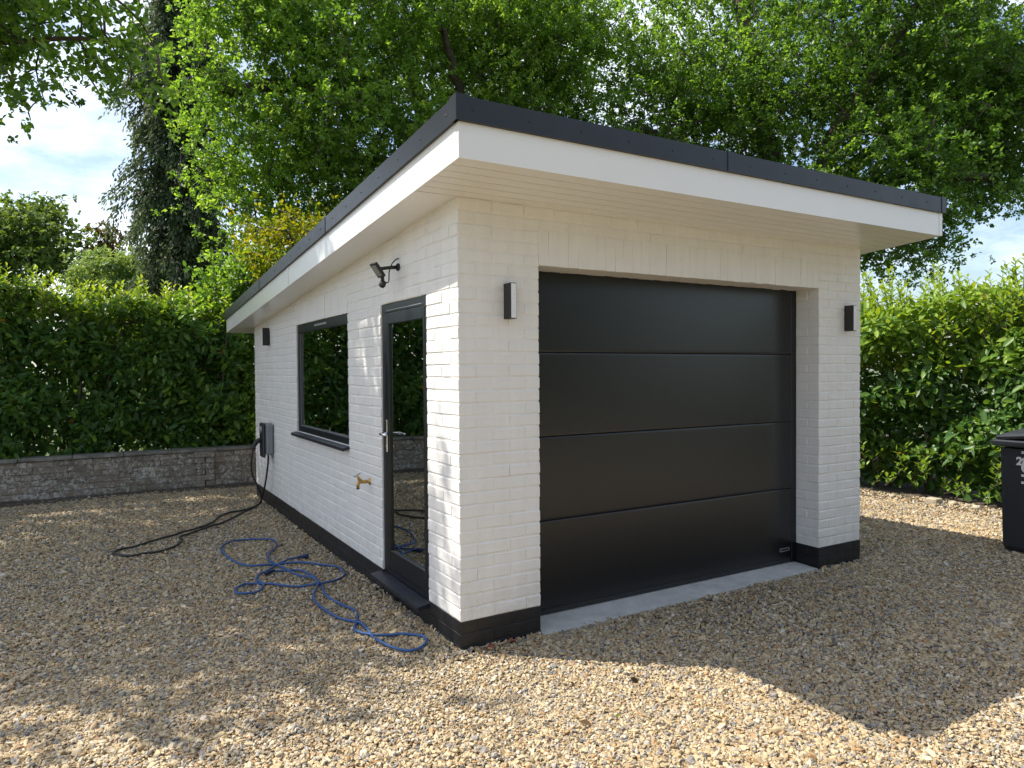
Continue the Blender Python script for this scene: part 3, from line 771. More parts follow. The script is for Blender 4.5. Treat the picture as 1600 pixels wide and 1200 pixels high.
# ------------------------------------------------------------------ flood light
fl = thing('floodlight', 'black security floodlight with motion sensor on the wall above the glazed door', 'floodlight', (0, 0.92, 2.37))
def at_fl(pts): return [(p[0], p[1], p[2]) for p in pts]
MB().tube([(0.0, 0.92, 2.37), (-0.012, 0.92, 2.37)], 0.026, 14).tube([(-0.01, 0.92, 2.37), (-0.07, 0.918, 2.362), (-0.135, 0.915, 2.350)], [0.013, 0.012, 0.012], 10).build('arm', M['lampblack'], fl)
hd = thing('x', None, None); bpy.data.objects.remove(hd)
Mh = Matrix.Translation((-0.160, 0.90, 2.338)) @ Matrix.Scale(0.66, 4) @ Matrix.Rotation(math.radians(10), 4, 'Z') @ Matrix.Rotation(math.radians(-38), 4, 'Y')
MB().box((-0.016, -0.062, -0.085), (0.016, 0.062, 0.085), Mh, 0.006).box((0.0165, -0.045, -0.06), (0.026, 0.045, 0.06), Mh, 0.004).build('lamp_head', M['lampblack'], fl)
MB().box((-0.0185, -0.046, -0.064), (-0.0163, 0.046, 0.064), Mh).build('lens', M['lens'], fl)
sn = MB(); ps = Mh @ Vector((0, 0, -0.09))
sn.tube([tuple(ps + Vector((0, 0, 0.015))), tuple(ps + Vector((0.004, 0, -0.03)))], 0.012, 8)
V, F = lathe([(0.018, -0.02), (0.026, -0.012), (0.027, 0.004), (0.02, 0.018)], 14, Matrix.Translation(ps + Vector((0.0, 0, -0.045))) @ Matrix.Rotation(math.radians(-70), 4, 'Y')); sn.add(V, F, True)
sn.build('sensor', M['lampblack'], fl)
MB().tube(smooth_path([(-0.14, 0.905, 2.315), (-0.125, 0.90, 2.262), (-0.085, 0.895, 2.262), (-0.075, 0.905, 2.33), (-0.05, 0.915, 2.39), (-0.02, 0.92, 2.42), (0.0, 0.92, 2.43)], 5), 0.0045, 6).build('cable', M['cable'], fl)

# ------------------------------------------------------------------ brass tap
tp = thing('water_tap', 'brass garden tap on the white wall beside the glazed door', 'tap', (0, 1.565, 0.805))
T0 = Vector((0, 1.565, 0.805))
tb = MB()
Rm = Matrix.Translation(T0) @ Matrix.Rotation(-math.pi / 2, 4, 'Y')
tb.add(*lathe([(0.026, 0.0), (0.026, 0.005), (0.014, 0.009), (0.012, 0.03), (0.015, 0.034), (0.015, 0.045), (0.012, 0.05), (0.013, 0.085), (0.011, 0.098)], 14, Rm), True)
tb.tube([tuple(T0 + Vector(p)) for p in ((-0.088, 0, 0.006), (-0.094, 0, -0.015), (-0.096, 0, -0.045))], [0.012, 0.012, 0.0115], 12)
tb.tube([tuple(T0 + Vector(p)) for p in ((-0.072, 0, 0.005), (-0.090, 0, 0.032), (-0.102, 0, 0.052))], [0.014, 0.012, 0.007], 12)
tb.build('body', M['brass'], tp)
tbh = MB().tube([tuple(T0 + Vector(p)) for p in ((-0.125, 0.012, 0.040), (-0.103, 0.0, 0.055), (-0.080, -0.014, 0.070))], [0.005, 0.007, 0.005], 8); tbh.build('lever', M['silver'], tp)
MB().tube([tuple(T0 + Vector((-0.096, 0, -0.045))), tuple(T0 + Vector((-0.096, 0, -0.053)))], 0.0125, 12).build('spout_ring', M['cable'], tp)

# ------------------------------------------------------------------ vehicle charger
ch = thing('charging_point', 'grey wall charging point with black cable coiled on the gravel', 'charger', (0, 5.08, 0.66))
MB().box((-0.095, 4.965, 0.67), (-0.0005, 5.195, 1.045), ch=0.022).build('body', M['greyplastic'], ch)
MB().box((-0.128, 4.975, 0.64), (-0.0955, 5.185, 1.05), ch=0.015).build('front_cover', M['lampblack'], ch)
MB().tube([(-0.128, 5.08, 0.97), (-0.134, 5.08, 0.97)], 0.045, 20).build('holster_ring', M['silver'], ch)
MB().tube(smooth_path([(-0.128, 5.08, 0.845), (-0.165, 5.08, 0.835), (-0.20, 5.075, 0.80), (-0.222, 5.07, 0.745)], 4), [0.030] * 5 + [0.028] * 4 + [0.022] * 4, 12).build('plug', M['cable'], ch)
CABLE = [(-0.172, 5.30), (-0.34, 5.117), (-0.492, 5.064), (-0.637, 4.868), (-0.726, 4.622), (-0.823, 4.46), (-0.954, 4.33), (-1.075, 4.244), (-1.175, 4.129), (-1.277, 4.059), (-1.397, 3.953), (-1.531, 3.816), (-1.63, 3.784), (-1.698, 3.666), (-1.662, 3.555), (-1.596, 3.479), (-1.537, 3.456), (-1.458, 3.494), (-1.344, 3.49), (-1.26, 3.552), (-1.166, 3.684), (-1.11, 3.875), (-1.114, 4.036), (-1.027, 4.118), (-0.911, 4.256), (-0.789, 4.395), (-0.668, 4.488), (-0.495, 4.744), (-0.33, 5.035), (-0.19, 5.25)]
cp = [(-0.222, 5.07, 0.745), (-0.235, 5.07, 0.66), (-0.24, 5.10, 0.55), (-0.22, 5.12, 0.42), (-0.17, 5.12, 0.30), (-0.12, 5.16, 0.18), (-0.11, 5.24, 0.07)]
cp += [(x, y, 0.023) for x, y in CABLE] + [(-0.12, 5.20, 0.09), (-0.095, 5.12, 0.24), (-0.075, 5.06, 0.42), (-0.06, 5.03, 0.58), (-0.06, 5.02, 0.672)]
MB().tube(smooth_path(cp, 4), 0.0105, 8).build('cable', M['cable'], ch)

# ------------------------------------------------------------------ blue hose
HOSE = [(-0.28, 2.595), (-0.369, 2.587), (-0.465, 2.519), (-0.553, 2.425), (-0.631, 2.308), (-0.706, 2.197), (-0.744, 2.134), (-0.75, 2.074), (-0.729, 1.999), (-0.731, 1.919), (-0.772, 1.826), (-0.826, 1.772), (-0.892, 1.776), (-0.939, 1.835), (-0.937, 1.909), (-0.908, 1.969), (-0.851, 2.014), (-0.773, 2.006), (-0.72, 1.965), (-0.669, 1.917), (-0.598, 1.825), (-0.502, 1.757), (-0.388, 1.719), (-0.303, 1.723), (-0.204, 1.77), (-0.133, 1.842), (-0.1, 1.932), (-0.096, 2.093), (-0.135, 2.198), (-0.218, 2.314), (-0.301, 2.391), (-0.379, 2.45), (-0.462, 2.482), (-0.549, 2.496), (-0.625, 2.504), (-0.696, 2.538), (-0.757, 2.625), (-0.808, 2.783), (-0.837, 2.958), (-0.848, 3.158), (-0.832, 3.351), (-0.773, 3.466), (-0.687, 3.55), (-0.585, 3.563), (-0.478, 3.523), (-0.379, 3.441), (-0.349, 3.338), (-0.367, 3.18), (-0.414, 3.03), (-0.488, 2.877), (-0.533, 2.742), (-0.541, 2.617), (-0.519, 2.478), (-0.489, 2.313), (-0.459, 2.156), (-0.417, 2.018), (-0.371, 1.903), (-0.351, 1.777), (-0.351, 1.664), (-0.379, 1.526), (-0.393, 1.369), (-0.369, 1.248), (-0.338, 1.127), (-0.316, 1.015), (-0.326, 0.911), (-0.355, 0.808), (-0.4, 0.72), (-0.426, 0.652), (-0.418, 0.587), (-0.363, 0.519), (-0.28, 0.455), (-0.199, 0.41), (-0.138, 0.362), (-0.107, 0.297), (-0.123, 0.218), (-0.168, 0.165), (-0.235, 0.149), (-0.282, 0.182), (-0.33, 0.254), (-0.358, 0.362), (-0.367, 0.482), (-0.354, 0.621), (-0.36, 0.738), (-0.399, 0.812), (-0.443, 0.907), (-0.475, 1.05), (-0.496, 1.208), (-0.489, 1.375), (-0.461, 1.502), (-0.409, 1.621), (-0.367, 1.713), (-0.34, 1.82), (-0.342, 1.972), (-0.369, 2.123), (-0.414, 2.206), (-0.491, 2.254), (-0.563, 2.275), (-0.606, 2.247)]
bh = thing('hose', 'thin blue garden hose tangled in loops on the gravel', 'hose', (-0.4, 1.7, 0))
hp = [(x, y, 0.023 + 0.004 * math.sin(i * 1.7) + 0.010 * (i % 17 == 5)) for i, (x, y) in enumerate(HOSE)]
MB().tube(smooth_path(hp, 4), 0.0088, 8).build('hose_line', M['bluehose'], bh)
for a, b in ((hp[0], hp[1]), (hp[-1], hp[-2])):
    a = np.array(a); d = a - np.array(b); d /= np.linalg.norm(d); pts = [a + d * t + np.array([0, 0, 0.006]) for t in (-0.03, 0.0, 0.005, 0.03, 0.034, 0.06, 0.065)]
    MB().tube(pts, [0.010, 0.012, 0.018, 0.018, 0.0205, 0.0195, 0.012], 12).build('connector', M['bluedark'], bh)

# ------------------------------------------------------------------ wheelie bin
wb = thing('wheelie_bin', 'dark wheelie bin at the right edge beside the laurel hedge', 'bin', (5.40, -0.74, 0))
BX, BY = 5.161, -0.454
bb = MB()
def ring(z, gx, gy): 
    x0, x1, y0, y1 = BX - gx, BX + 0.62 + gx, BY - 0.56 - gy, BY + gy; c = 0.035
    return [(x0 + c, y0, z), (x1 - c, y0, z), (x1, y0 + c, z), (x1, y1 - c, z), (x1 - c, y1, z), (x0 + c, y1, z), (x0 + c * .3, y1 - c * .3, z), (x0, y1 - c, z), (x0, y0 + c, z)]
rows = [ring(0.02, -0.03, -0.02), ring(0.06, -0.012, -0.006), ring(0.30, -0.004, -0.002), ring(0.93, 0.010, 0.008), ring(0.932, 0.012, 0.010)]
n9 = 9; V = [p for r in rows for p in r]
F = [(i * n9 + k, i * n9 + (k + 1) % n9, (i + 1) * n9 + (k + 1) % n9, (i + 1) * n9 + k) for i in range(len(rows) - 1) for k in range(n9)] + [tuple(range(n9))[::-1], tuple((len(rows) - 1) * n9 + k for k in range(n9))]
bb.add(V, F).build('body', M['bin'], wb)
rm = MB(); rows = [ring(0.945, 0.015, 0.012), ring(0.955, 0.06, 0.06), ring(0.995, 0.065, 0.065), ring(1.005, 0.05, 0.05)]
V = [p for r in rows for p in r]; F = [(i * n9 + k, i * n9 + (k + 1) % n9, (i + 1) * n9 + (k + 1) % n9, (i + 1) * n9 + k) for i in range(3) for k in range(n9)] + [tuple(range(n9))[::-1], tuple(3 * n9 + k for k in range(n9))]
rm.add(V, F).build('rim', M['bin'], wb)
ld = MB(); rows = [ring(1.007, 0.02, 0.035), ring(1.03, 0.03, 0.045), ring(1.055, -0.01, 0.0), ring(1.085, -0.10, -0.10)]
V = [p for r in rows for p in r]
V = [(x, y, z + 0.055 * max(0, (BY - 0.02 - y)) / 0.5 + 0.04 * (x - BX)) for x, y, z in V]
ld.add(V, [(i * n9 + k, i * n9 + (k + 1) % n9, (i + 1) * n9 + (k + 1) % n9, (i + 1) * n9 + k) for i in range(3) for k in range(n9)] + [tuple(range(n9))[::-1], tuple(3 * n9 + k for k in range(n9))])
ld.build('lid', M['bin'], wb)
MB().tube([(BX + 0.66, BY + 0.02, 1.06), (BX + 0.70, BY + 0.0, 1.07), (BX + 0.70, BY - 0.5, 1.07), (BX + 0.66, BY - 0.55, 1.06)], 0.014, 8).build('handle', M['bin'], wb)
for yy in (BY - 0.05, BY - 0.55):
    V, F = lathe([(0.05, -0.02), (0.10, -0.02), (0.10, 0.02), (0.05, 0.02)], 20, Matrix.Translation((BX + 0.55, yy, 0.10)) @ Matrix.Rotation(math.pi / 2, 4, 'X'))
    MB().add(V, F).build('wheel', M['rubber'], wb)
def lettering(txt, size, loc, M3, bold=0.004):
    cu = bpy.data.curves.new('lettering', 'FONT'); cu.body = txt; cu.size = size; cu.extrude = 0.0006; cu.offset = bold
    o = bpy.data.objects.new('lettering', cu); COL.objects.link(o)
    dg = bpy.context.evaluated_depsgraph_get(); me = bpy.data.meshes.new_from_object(o.evaluated_get(dg)); bpy.data.objects.remove(o)
    me.transform(Matrix.Translation(loc) @ M3); me.name = 'lettering'; me.materials.clear()
    return put('lettering', me, wb, M['sticker'])
# face looks towards -X; text runs along -Y
Mf = Matrix(((0, 0, -1, 0), (-1, 0, 0, 0), (0, 1, 0, 0), (0, 0, 0, 1)))
lettering('28', 0.095, (BX - 0.012, -0.588, 0.795), Mf)
lettering('HOU', 0.13, (BX - 0.011, -0.72, 0.625), Mf @ Matrix.Rotation(math.pi / 2, 4, 'Z'))

# ------------------------------------------------------------------ boundary wall
bw = thing('boundary_wall', 'low weathered brick wall with coping slabs in front of the left hedge', 'wall', (-1, 7.4, 0))
YW = 7.40
MB().box((-7.5, YW + 0.010, -0.05), (6, YW + 0.20, 0.50)).build('core', M['oldbrick'], bw)
rw = np.random.default_rng(3); wallb = 0; bc = {}
restw = MB()
for k in range(6):
    z = 0.01 + k * 0.083; x = -7.4 + (k % 2) * 0.15
    while x < 5.8:
        l = rw.choice([0.22, 0.30, 0.38]); cx = x + l / 2
        vis = -3.6 < cx < 0.6
        pier = -0.60 < cx < -0.30
        dy = rw.normal(0, 0.0035)
        if vis:
            key = (l, int(rw.integers(0, 3)))
            if key not in bc:
                V, F = chamfer_box((-l / 2 + 0.002, 0, 0.003), (l / 2 - 0.002, 0.09, 0.080), 0.005, 0.002, rw)
                bc[key] = mesh_np('brick', V, F); bc[key].materials.append(M['oldbrick'])
            o = bpy.data.objects.new('brick', bc[key]); COL.objects.link(o); o.parent = bw
            o.location = Vector((cx, YW + dy, z)) - bw.location
        else:
            V, F = chamfer_box((x + 0.004, YW + dy, z + 0.004), (x + l - 0.004, YW + dy + 0.09, z + 0.079), 0.006); restw.add(V, F)
        x += l
tag(restw.build('brickwork', M['oldbrick'], bw), kind='stuff')
for k in range(6):      # pier
    z = 0.01 + k * 0.083
    for (a, b) in (((-0.60, -0.345),) if k % 2 else ((-0.60, -0.475), (-0.467, -0.345))):
        V, F = chamfer_box((a + 0.003, YW - 0.055, z + 0.003), (b - 0.003, YW + 0.03, z + 0.080), 0.006, 0.003, rw)
        put('brick', mesh_np('brick', V, F), bw, M['oldbrick'])
x = -7.5
while x < 5.8:
    V, F = chamfer_box((x + 0.003, YW - 0.03, 0.509), (x + 0.597, YW + 0.24, 0.555), 0.006, 0.003, rw)
    put('coping_slab', mesh_np('coping_slab', V, F), bw, M['coping']); x += 0.60

# ------------------------------------------------------------------ foliage tools
def unit(a): return a / (np.linalg.norm(a, axis=-1, keepdims=True) + 1e-9)
def leaf_mesh(name, pos, axis, nrm, ln, wr, lv, mat, fold=0.25, droop=0.15, lite=False):
    n = len(pos); axis = unit(axis); side = unit(np.cross(nrm, axis)); nn = np.cross(axis, side)
    ln = np.broadcast_to(ln, (n,))[:, None]; w = ln * wr
    base = pos
    tip = pos + axis * ln - nn * ln * droop
    def edge(t, s, k): return pos + axis * ln * t + side * w * s * k + nn * w * fold * k - nn * ln * droop * t * t
    if lite:        # far leaves: folded lozenge, two triangles
        V = np.stack([base, edge(.48, -1, .62), tip, edge(.48, 1, .62)], 1).reshape(-1, 3); nv, nf, fs_ = 4, 2, 3
        i = (np.arange(n) * 4)[:, None]; Fq = np.concatenate([i + np.array([[0, 2, 1]]), i + np.array([[0, 3, 2]])], 1).reshape(-1)
    else:
        V = np.stack([base, edge(.32, -1, .48), edge(.70, -1, .40), tip, edge(.70, 1, .40), edge(.32, 1, .48)], 1).reshape(-1, 3); nv, nf, fs_ = 6, 2, 4
        i = (np.arange(n) * 6)[:, None]; Fq = np.concatenate([i + np.array([[0, 3, 2, 1]]), i + np.array([[0, 5, 4, 3]])], 1).reshape(-1)
    me = bpy.data.meshes.new(name); me.vertices.add(n * nv); me.vertices.foreach_set('co', V.astype(np.float32).ravel())
    me.loops.add(n * nf * fs_); me.loops.foreach_set('vertex_index', Fq.astype(np.int32))
    me.polygons.add(n * nf); me.polygons.foreach_set('loop_start', (np.arange(n * nf) * fs_).astype(np.int32))
    me.update(calc_edges=True)
    a = me.attributes.new('lv', 'FLOAT', 'POINT'); a.data.foreach_set('value', np.repeat(np.clip(lv, 0, 1), nv).astype(np.float32))
    me.materials.append(mat); return me

def tubes_mesh(name, paths, mat, n=5):
    Vs = []; Fs = []; b = 0
    for P_, R_ in paths:
        V, F = tube(P_, R_, n, False); Vs.append(np.array(V)); Fs += [tuple(i + b for i in f) for f in F]; b += len(V)
    me = bpy.data.meshes.new(name); me.from_pydata(np.concatenate(Vs).tolist(), [], Fs)
    me.polygons.foreach_set('use_smooth', [True] * len(me.polygons)); me.update(); me.materials.append(mat); return me

def wob(p, f, ph): return np.sin(p[:, 0] * f + ph) + np.sin(p[:, 1] * f * 1.13 + ph * 2.1) + np.sin(p[:, 2] * f * 1.21 + ph * 0.7) + 0.7 * np.sin((p[:, 0] + p[:, 2]) * f * 1.9 + ph * 3)

def broadleaf(name, label, base, limbs, blobs, ncl, mat, rs, leaf=0.10, tips=7, per=8, cr=0.42, gate=-0.6, gf=1.15, trunk_r=0.3, trunk_h=3.5, bark='bark', group=None, wr=0.55, reject=None, lvb=0.0, lite=False):
    """base (x,y); limbs: list of polylines from the trunk; blobs: crown ellipsoids (centre, radii)"""
    r = np.random.default_rng(rs); t = thing(name, label, 'tree', (base[0], base[1], 0), group)
    paths = []
    tp_ = smooth_path([(base[0], base[1], -0.1), (base[0] + 0.05, base[1], trunk_h * .4), (base[0] - 0.05, base[1] + .05, trunk_h * .75), (base[0], base[1], trunk_h)], 4)
    paths.append((tp_, np.linspace(trunk_r * 1.25, trunk_r * .85, len(tp_))))
    sk = [tp_[len(tp_) // 2:]]
    for lm, r0 in limbs:
        q = smooth_path([(base[0], base[1], trunk_h - 0.2)] + list(lm), 5); q[1:-1] += r.normal(0, 0.05, (len(q) - 2, 3))
        paths.append((q, np.linspace(r0, r0 * 0.25, len(q)))); sk.append(q[2:])
    SK = np.concatenate(sk)
    put('trunk', tubes_mesh('trunk', [(q_, np.array(r_) * (1.0 if i_ == 0 else 1.35)) for i_, (q_, r_) in enumerate(paths)], M[bark], 8), t)
    # clusters
    C = []
    tot = sum(b[1][0] * b[1][1] * b[1][2] for b in blobs)
    for c, rad in blobs:
        m = int(ncl * 2.2 * rad[0] * rad[1] * rad[2] / tot) + 6
        d = unit(r.normal(0, 1, (m, 3))) * (r.random((m, 1)) ** 0.42); C.append(np.array(c) + d * np.array(rad))
    C = np.concatenate(C); C = C[wob(C, gf, rs) > gate]
    if reject is not None: C = C[~reject(C)]
    r.shuffle(C); C = C[:ncl]; k = len(C)
    # branch to every cluster, each from the nearest wood already grown
    d0 = np.min(np.linalg.norm(SK[None] - C[:, None], axis=2), axis=1); C = C[np.argsort(d0)]
    nodes = np.concatenate([SK, C]); ns_ = len(SK); bp = []
    for ci, c in enumerate(C):
        av = nodes[:ns_ + ci]; dd = np.linalg.norm(av - c, axis=1); dd[ns_:] *= 1.0; j_ = int(np.argmin(dd)); s = av[j_]; dl = dd[j_]
        mid = (s + c) / 2 + r.normal(0, 0.10, 3) * min(1, dl) + np.array([0, 0, 0.10 * dl]); q = smooth_path([s, mid, c], 3)
        bp.append((q, np.linspace(0.010 + (0.014 if j_ < ns_ else 0.004), 0.006, len(q))))
    tag(put('branches', tubes_mesh('branches', bp, M[bark], 4), t), kind='stuff')
    crs = cr * r.uniform(0.7, 1.35, k)
    tipp = (C[:, None, :] + r.normal(0, 1, (k, tips, 3)) * crs[:, None, None] * np.array([0.62, 0.62, 0.40])).reshape(-1, 3)
    nt_ = len(tipp)
    clv = np.repeat(r.normal(0, 0.17, k), tips)
    out = unit(tipp - np.repeat(C, tips, 0))
    pos = (tipp[:, None, :] + r.normal(0, 0.035, (nt_, per, 3))).reshape(-1, 3)
    ax = unit(r.normal(0, 1, (nt_, per, 3)) + 0.55 * out[:, None, :] + np.array([0, 0, 0.10])).reshape(-1, 3)
    nr = unit(r.normal(0, 0.75, (nt_ * per, 3)) + np.array([0, 0, 1.0]))
    ln = leaf * r.uniform(0.65, 1.25, nt_ * per)
    lv = np.repeat(clv, per) + r.normal(0.52 + lvb, 0.20, nt_ * per)
    put('crown', leaf_mesh('crown', pos, ax, nr, ln, wr, lv, mat, lite=lite), t)
    return t

# ------------------------------------------------------------------ trees
# near oak whose boughs hang into the top left and shade the side of the drive
def rej_left(C):
    dx = C - CAM; hd = np.hypot(dx[:, 0], dx[:, 1]); el = np.degrees(np.arctan2(dx[:, 2], hd)); az = np.degrees(np.arctan2(dx[:, 0], dx[:, 1]))
    vis = (az > -6.5)
    sx = C[:, 0] + .543 * C[:, 2]; sy = C[:, 1] - .455 * C[:, 2]
    lim = np.where(sx > 0.45, 0.55, np.where(sx > -0.6, 0.02, np.where(sx > -2.1, -0.20, 0.35)))
    lowlit = (sy < lim + 0.12 * np.sin(sx * 5.3)) | ((sy > 6.2) & (np.sin(C[:, 0] * 37.1 + C[:, 1] * 91.7) > -0.45))
    fleck = (np.sin(sx * 9.0 + sy * 5.0) * np.sin(sy * 7.5 - sx * 2.5) > 0.40) & (sy < 6.2)
    return fleck | (vis & ((el < 14.0) | (az > 5.2 - 0.35 * np.maximum(0, 18 - el)) | (wob(C, 3.4, 5) < -0.35))) | lowlit | (sx > 1.5)
broadleaf('oak_tree', 'near oak whose leafy boughs hang into the top left corner', (-6.6, 8.6),
          [([(-5.2, 7.6, 4.6), (-3.4, 6.4, 5.3), (-1.6, 5.6, 5.4)], 0.055), ([(-5.0, 8.2, 5.6), (-3.2, 7.4, 6.8), (-1.5, 6.6, 7.2)], 0.065),
           ([(-5.6, 6.8, 5.0), (-4.4, 5.0, 5.8), (-3.6, 3.6, 6.2)], 0.14), ([(-6.6, 7.0, 6.0), (-6.2, 5.4, 7.0), (-5.6, 4.2, 7.0)], 0.13),
           ([(-7.6, 8.0, 6.0), (-8.6, 7.2, 7.2)], 0.13), ([(-6.4, 9.2, 6.5), (-6.0, 9.6, 9.0)], 0.14), ([(-4.6, 9.0, 6.4), (-3.0, 9.4, 8.6)], 0.12)],
          [((-3.0, 6.2, 5.8), (2.2, 1.8, 1.3)), ((-3.0, 7.4, 7.4), (2.2, 2.0, 1.5)), ((-4.8, 5.2, 6.0), (2.2, 1.8, 1.4)), ((-6.0, 7.6, 8.4), (3.2, 3.0, 2.0)), ((-2.2, 5.2, 5.0), (1.6, 1.4, 0.9)), ((-3.1, 5.0, 7.2), (1.6, 1.6, 1.2)), ((-2.4, 4.2, 6.4), (1.4, 1.1, 0.9)), ((-4.2, 3.2, 6.2), (1.4, 0.9, 0.8)), ((-3.2, 3.3, 6.4), (1.1, 0.8, 0.7)), ((-1.9, 5.6, 4.6), (1.3, 1.0, 0.7)), ((-1.8, 6.4, 5.6), (1.2, 1.0, 1.0)), ((-2.6, 5.6, 6.8), (1.3, 1.6, 0.9)), ((-3.0, 7.0, 6.9), (1.2, 1.6, 0.9))],
          1950, M['oak'], 21, leaf=0.088, tips=6, per=9, cr=0.36, gate=-1.1, gf=1.7, trunk_r=0.32, trunk_h=3.6, reject=rej_left)

# big oak behind the garage
def el_az(C):
    dx = C - CAM; hd = np.hypot(dx[:, 0], dx[:, 1]); return np.degrees(np.arctan2(dx[:, 2], hd)), np.degrees(np.arctan2(dx[:, 0], dx[:, 1]))
def rej_a(C):
    el, az = el_az(C); return (el > 33) | (az < 6.0 + 0.18 * np.maximum(0, 18 - el)) | (el < 6)
broadleaf('oak_tree', 'large bright green oak rising behind the left half of the garage', (5.6, 11.6),
          [([(4.6, 11.2, 6.5), (3.2, 10.8, 7.4), (1.4, 10.4, 7.2), (0.3, 10.2, 6.8)], 0.22), ([(4.8, 11.0, 5.4), (3.4, 10.3, 6.0), (1.8, 10.0, 5.6)], 0.17),
           ([(6.0, 11.2, 6.2), (6.6, 10.6, 8.0), (7.4, 10.2, 9.5)], 0.22), ([(5.2, 11.8, 7.0), (4.4, 12.0, 9.0), (3.4, 12.0, 11)], 0.22),
           ([(6.6, 10.8, 5.6), (8.0, 10.2, 6.6), (9.6, 9.8, 7.4)], 0.20), ([(5.4, 10.8, 6.0), (4.8, 9.8, 7.6), (4.2, 9.2, 8.4)], 0.15)],
          [((2.6, 10.2, 7.2), (3.0, 2.2, 2.6)), ((5.6, 10.6, 9.0), (3.4, 2.6, 2.6)), ((1.6, 10.2, 4.8), (1.9, 1.4, 1.5)), ((7.6, 10.4, 6.8), (2.4, 2.0, 2.0)), ((3.2, 11.4, 10.4), (3.0, 2.4, 1.8)), ((4.6, 9.8, 5.6), (2.8, 1.4, 1.3)), ((0.9, 10.6, 6.6), (1.6, 1.5, 2.6)), ((1.0, 10.4, 9.2), (1.6, 1.5, 1.6)), ((0.9, 10.2, 3.6), (1.1, 1.0, 1.0)), ((9.2, 9.2, 7.6), (2.0, 1.4, 2.4)), ((6.4, 9.4, 7.6), (2.2, 1.2, 2.0)), ((7.6, 9.6, 9.6), (2.4, 1.4, 1.4))],
          2750, M['oak'], 4, leaf=0.076, tips=8, per=14, cr=0.44, gate=-1.15, gf=1.6, trunk_r=0.42, trunk_h=4.0, reject=rej_a, lvb=0.12, lite=True)

# darker oak to the right
def rej_b(C):
    el, az = el_az(C); return (el > 31) | (el < 6.5) | ((az > 62.3) & (el < 10.5 + 0.5 * np.sin(az * 9)))
broadleaf('oak_tree', 'dark spreading oak behind the right end of the roof', (11.4, 6.6),
          [([(11.0, 6.8, 6.0), (10.6, 7.0, 8.0), (10.4, 7.2, 10)], 0.26), ([(12.0, 6.0, 5.6), (13.0, 5.0, 6.8), (14.2, 4.2, 7.4)], 0.2),
           ([(10.6, 7.2, 5.4), (9.4, 7.8, 6.4), (8.4, 8.2, 6.8)], 0.18), ([(11.6, 5.8, 5.2), (12.2, 4.4, 5.4), (12.6, 3.2, 5.2)], 0.17), ([(11.2, 5.6, 6.0), (11.4, 4.6, 7.6), (11.8, 4.0, 8.6)], 0.17)],
          [((10.8, 6.6, 8.6), (3.2, 2.6, 2.6)), ((13.0, 4.8, 7.6), (2.8, 2.2, 2.4)), ((9.4, 7.8, 6.6), (2.2, 1.8, 1.8)), ((12.2, 4.2, 5.6), (2.2, 1.7, 1.3)), ((10.6, 6.2, 5.2), (2.2, 1.6, 1.1)), ((14.4, 4.4, 5.6), (1.6, 1.4, 1.0)), ((11.2, 5.2, 4.5), (2.4, 1.4, 1.0)), ((15.0, 4.2, 7.4), (1.8, 1.6, 1.8)), ((14.6, 3.4, 6.8), (2.0, 1.4, 2.0)), ((13.0, 4.4, 4.2), (2.0, 1.2, 0.9)), ((12.6, 4.6, 9.0), (2.4, 1.8, 1.8))],
          1950, M['oak'], 9, leaf=0.079, tips=8, per=14, cr=0.42, gate=-0.95, gf=1.6, trunk_r=0.42, trunk_h=3.8, reject=rej_b, lvb=-0.20, lite=True)

# unseen tree added across the drive for the door to mirror, cutting sky light
broadleaf('added_tree', 'leafy tree added out of view across the drive for the garage door to reflect', (5.0, -14.5),
          [([(3.0, -14.5, 4.0), (0.5, -14.2, 5.0)], 0.16), ([(7.0, -14.4, 4.0), (9.5, -14.0, 5.0)], 0.16), ([(5.0, -14.5, 5.0), (5.0, -14.2, 7.5)], 0.16)],
          [((5.0, -14.4, 4.6), (6.5, 1.5, 3.6)), ((9.5, -13.6, 3.6), (4.0, 1.4, 3.2)), ((0.0, -14.4, 3.4), (3.5, 1.4, 3.0))],
          300, M['fartree'], 71, leaf=0.40, tips=7, per=7, cr=0.8, gate=-3, trunk_r=0.25, trunk_h=2.2)

# golden-leaved small tree just behind the roof
broadleaf('golden_shrub', 'yellow-green leafed shrub just behind the roof edge', (1.3, 8.0),
          [([(1.1, 7.9, 2.6), (0.9, 7.8, 3.8)], 0.05), ([(1.6, 8.0, 2.6), (2.0, 7.9, 3.9)], 0.05)],
          [((1.35, 7.9, 3.5), (1.15, 0.6, 0.95)), ((2.2, 8.0, 3.9), (0.8, 0.5, 0.6))], 190, M['goldleaf'], 31, leaf=0.07, tips=7, per=8, cr=0.26, gate=-1.2, gf=2, trunk_r=0.07, trunk_h=1.6)['category'] = 'shrub'
broadleaf('leafy_shrub', 'light green shrub between the left hedge and the garage corner', (0.5, 8.4),
          [([(0.2, 8.4, 1.8), (-0.1, 8.3, 2.8)], 0.035), ([(0.7, 8.4, 1.8), (0.9, 8.4, 3.2)], 0.035)],
          [((0.35, 8.3, 1.5), (0.9, 0.45, 1.2)), ((0.4, 8.0, 0.8), (0.8, 0.3, 0.45)), ((0.1, 8.4, 2.7), (0.7, 0.5, 0.7)), ((0.8, 8.5, 3.0), (0.8, 0.5, 0.8))], 430, M['oak'], 41, leaf=0.085, tips=7, per=8, cr=0.26, gate=-1.2, gf=2.4, trunk_r=0.05, trunk_h=0.9, lvb=0.05)['category'] = 'shrub'

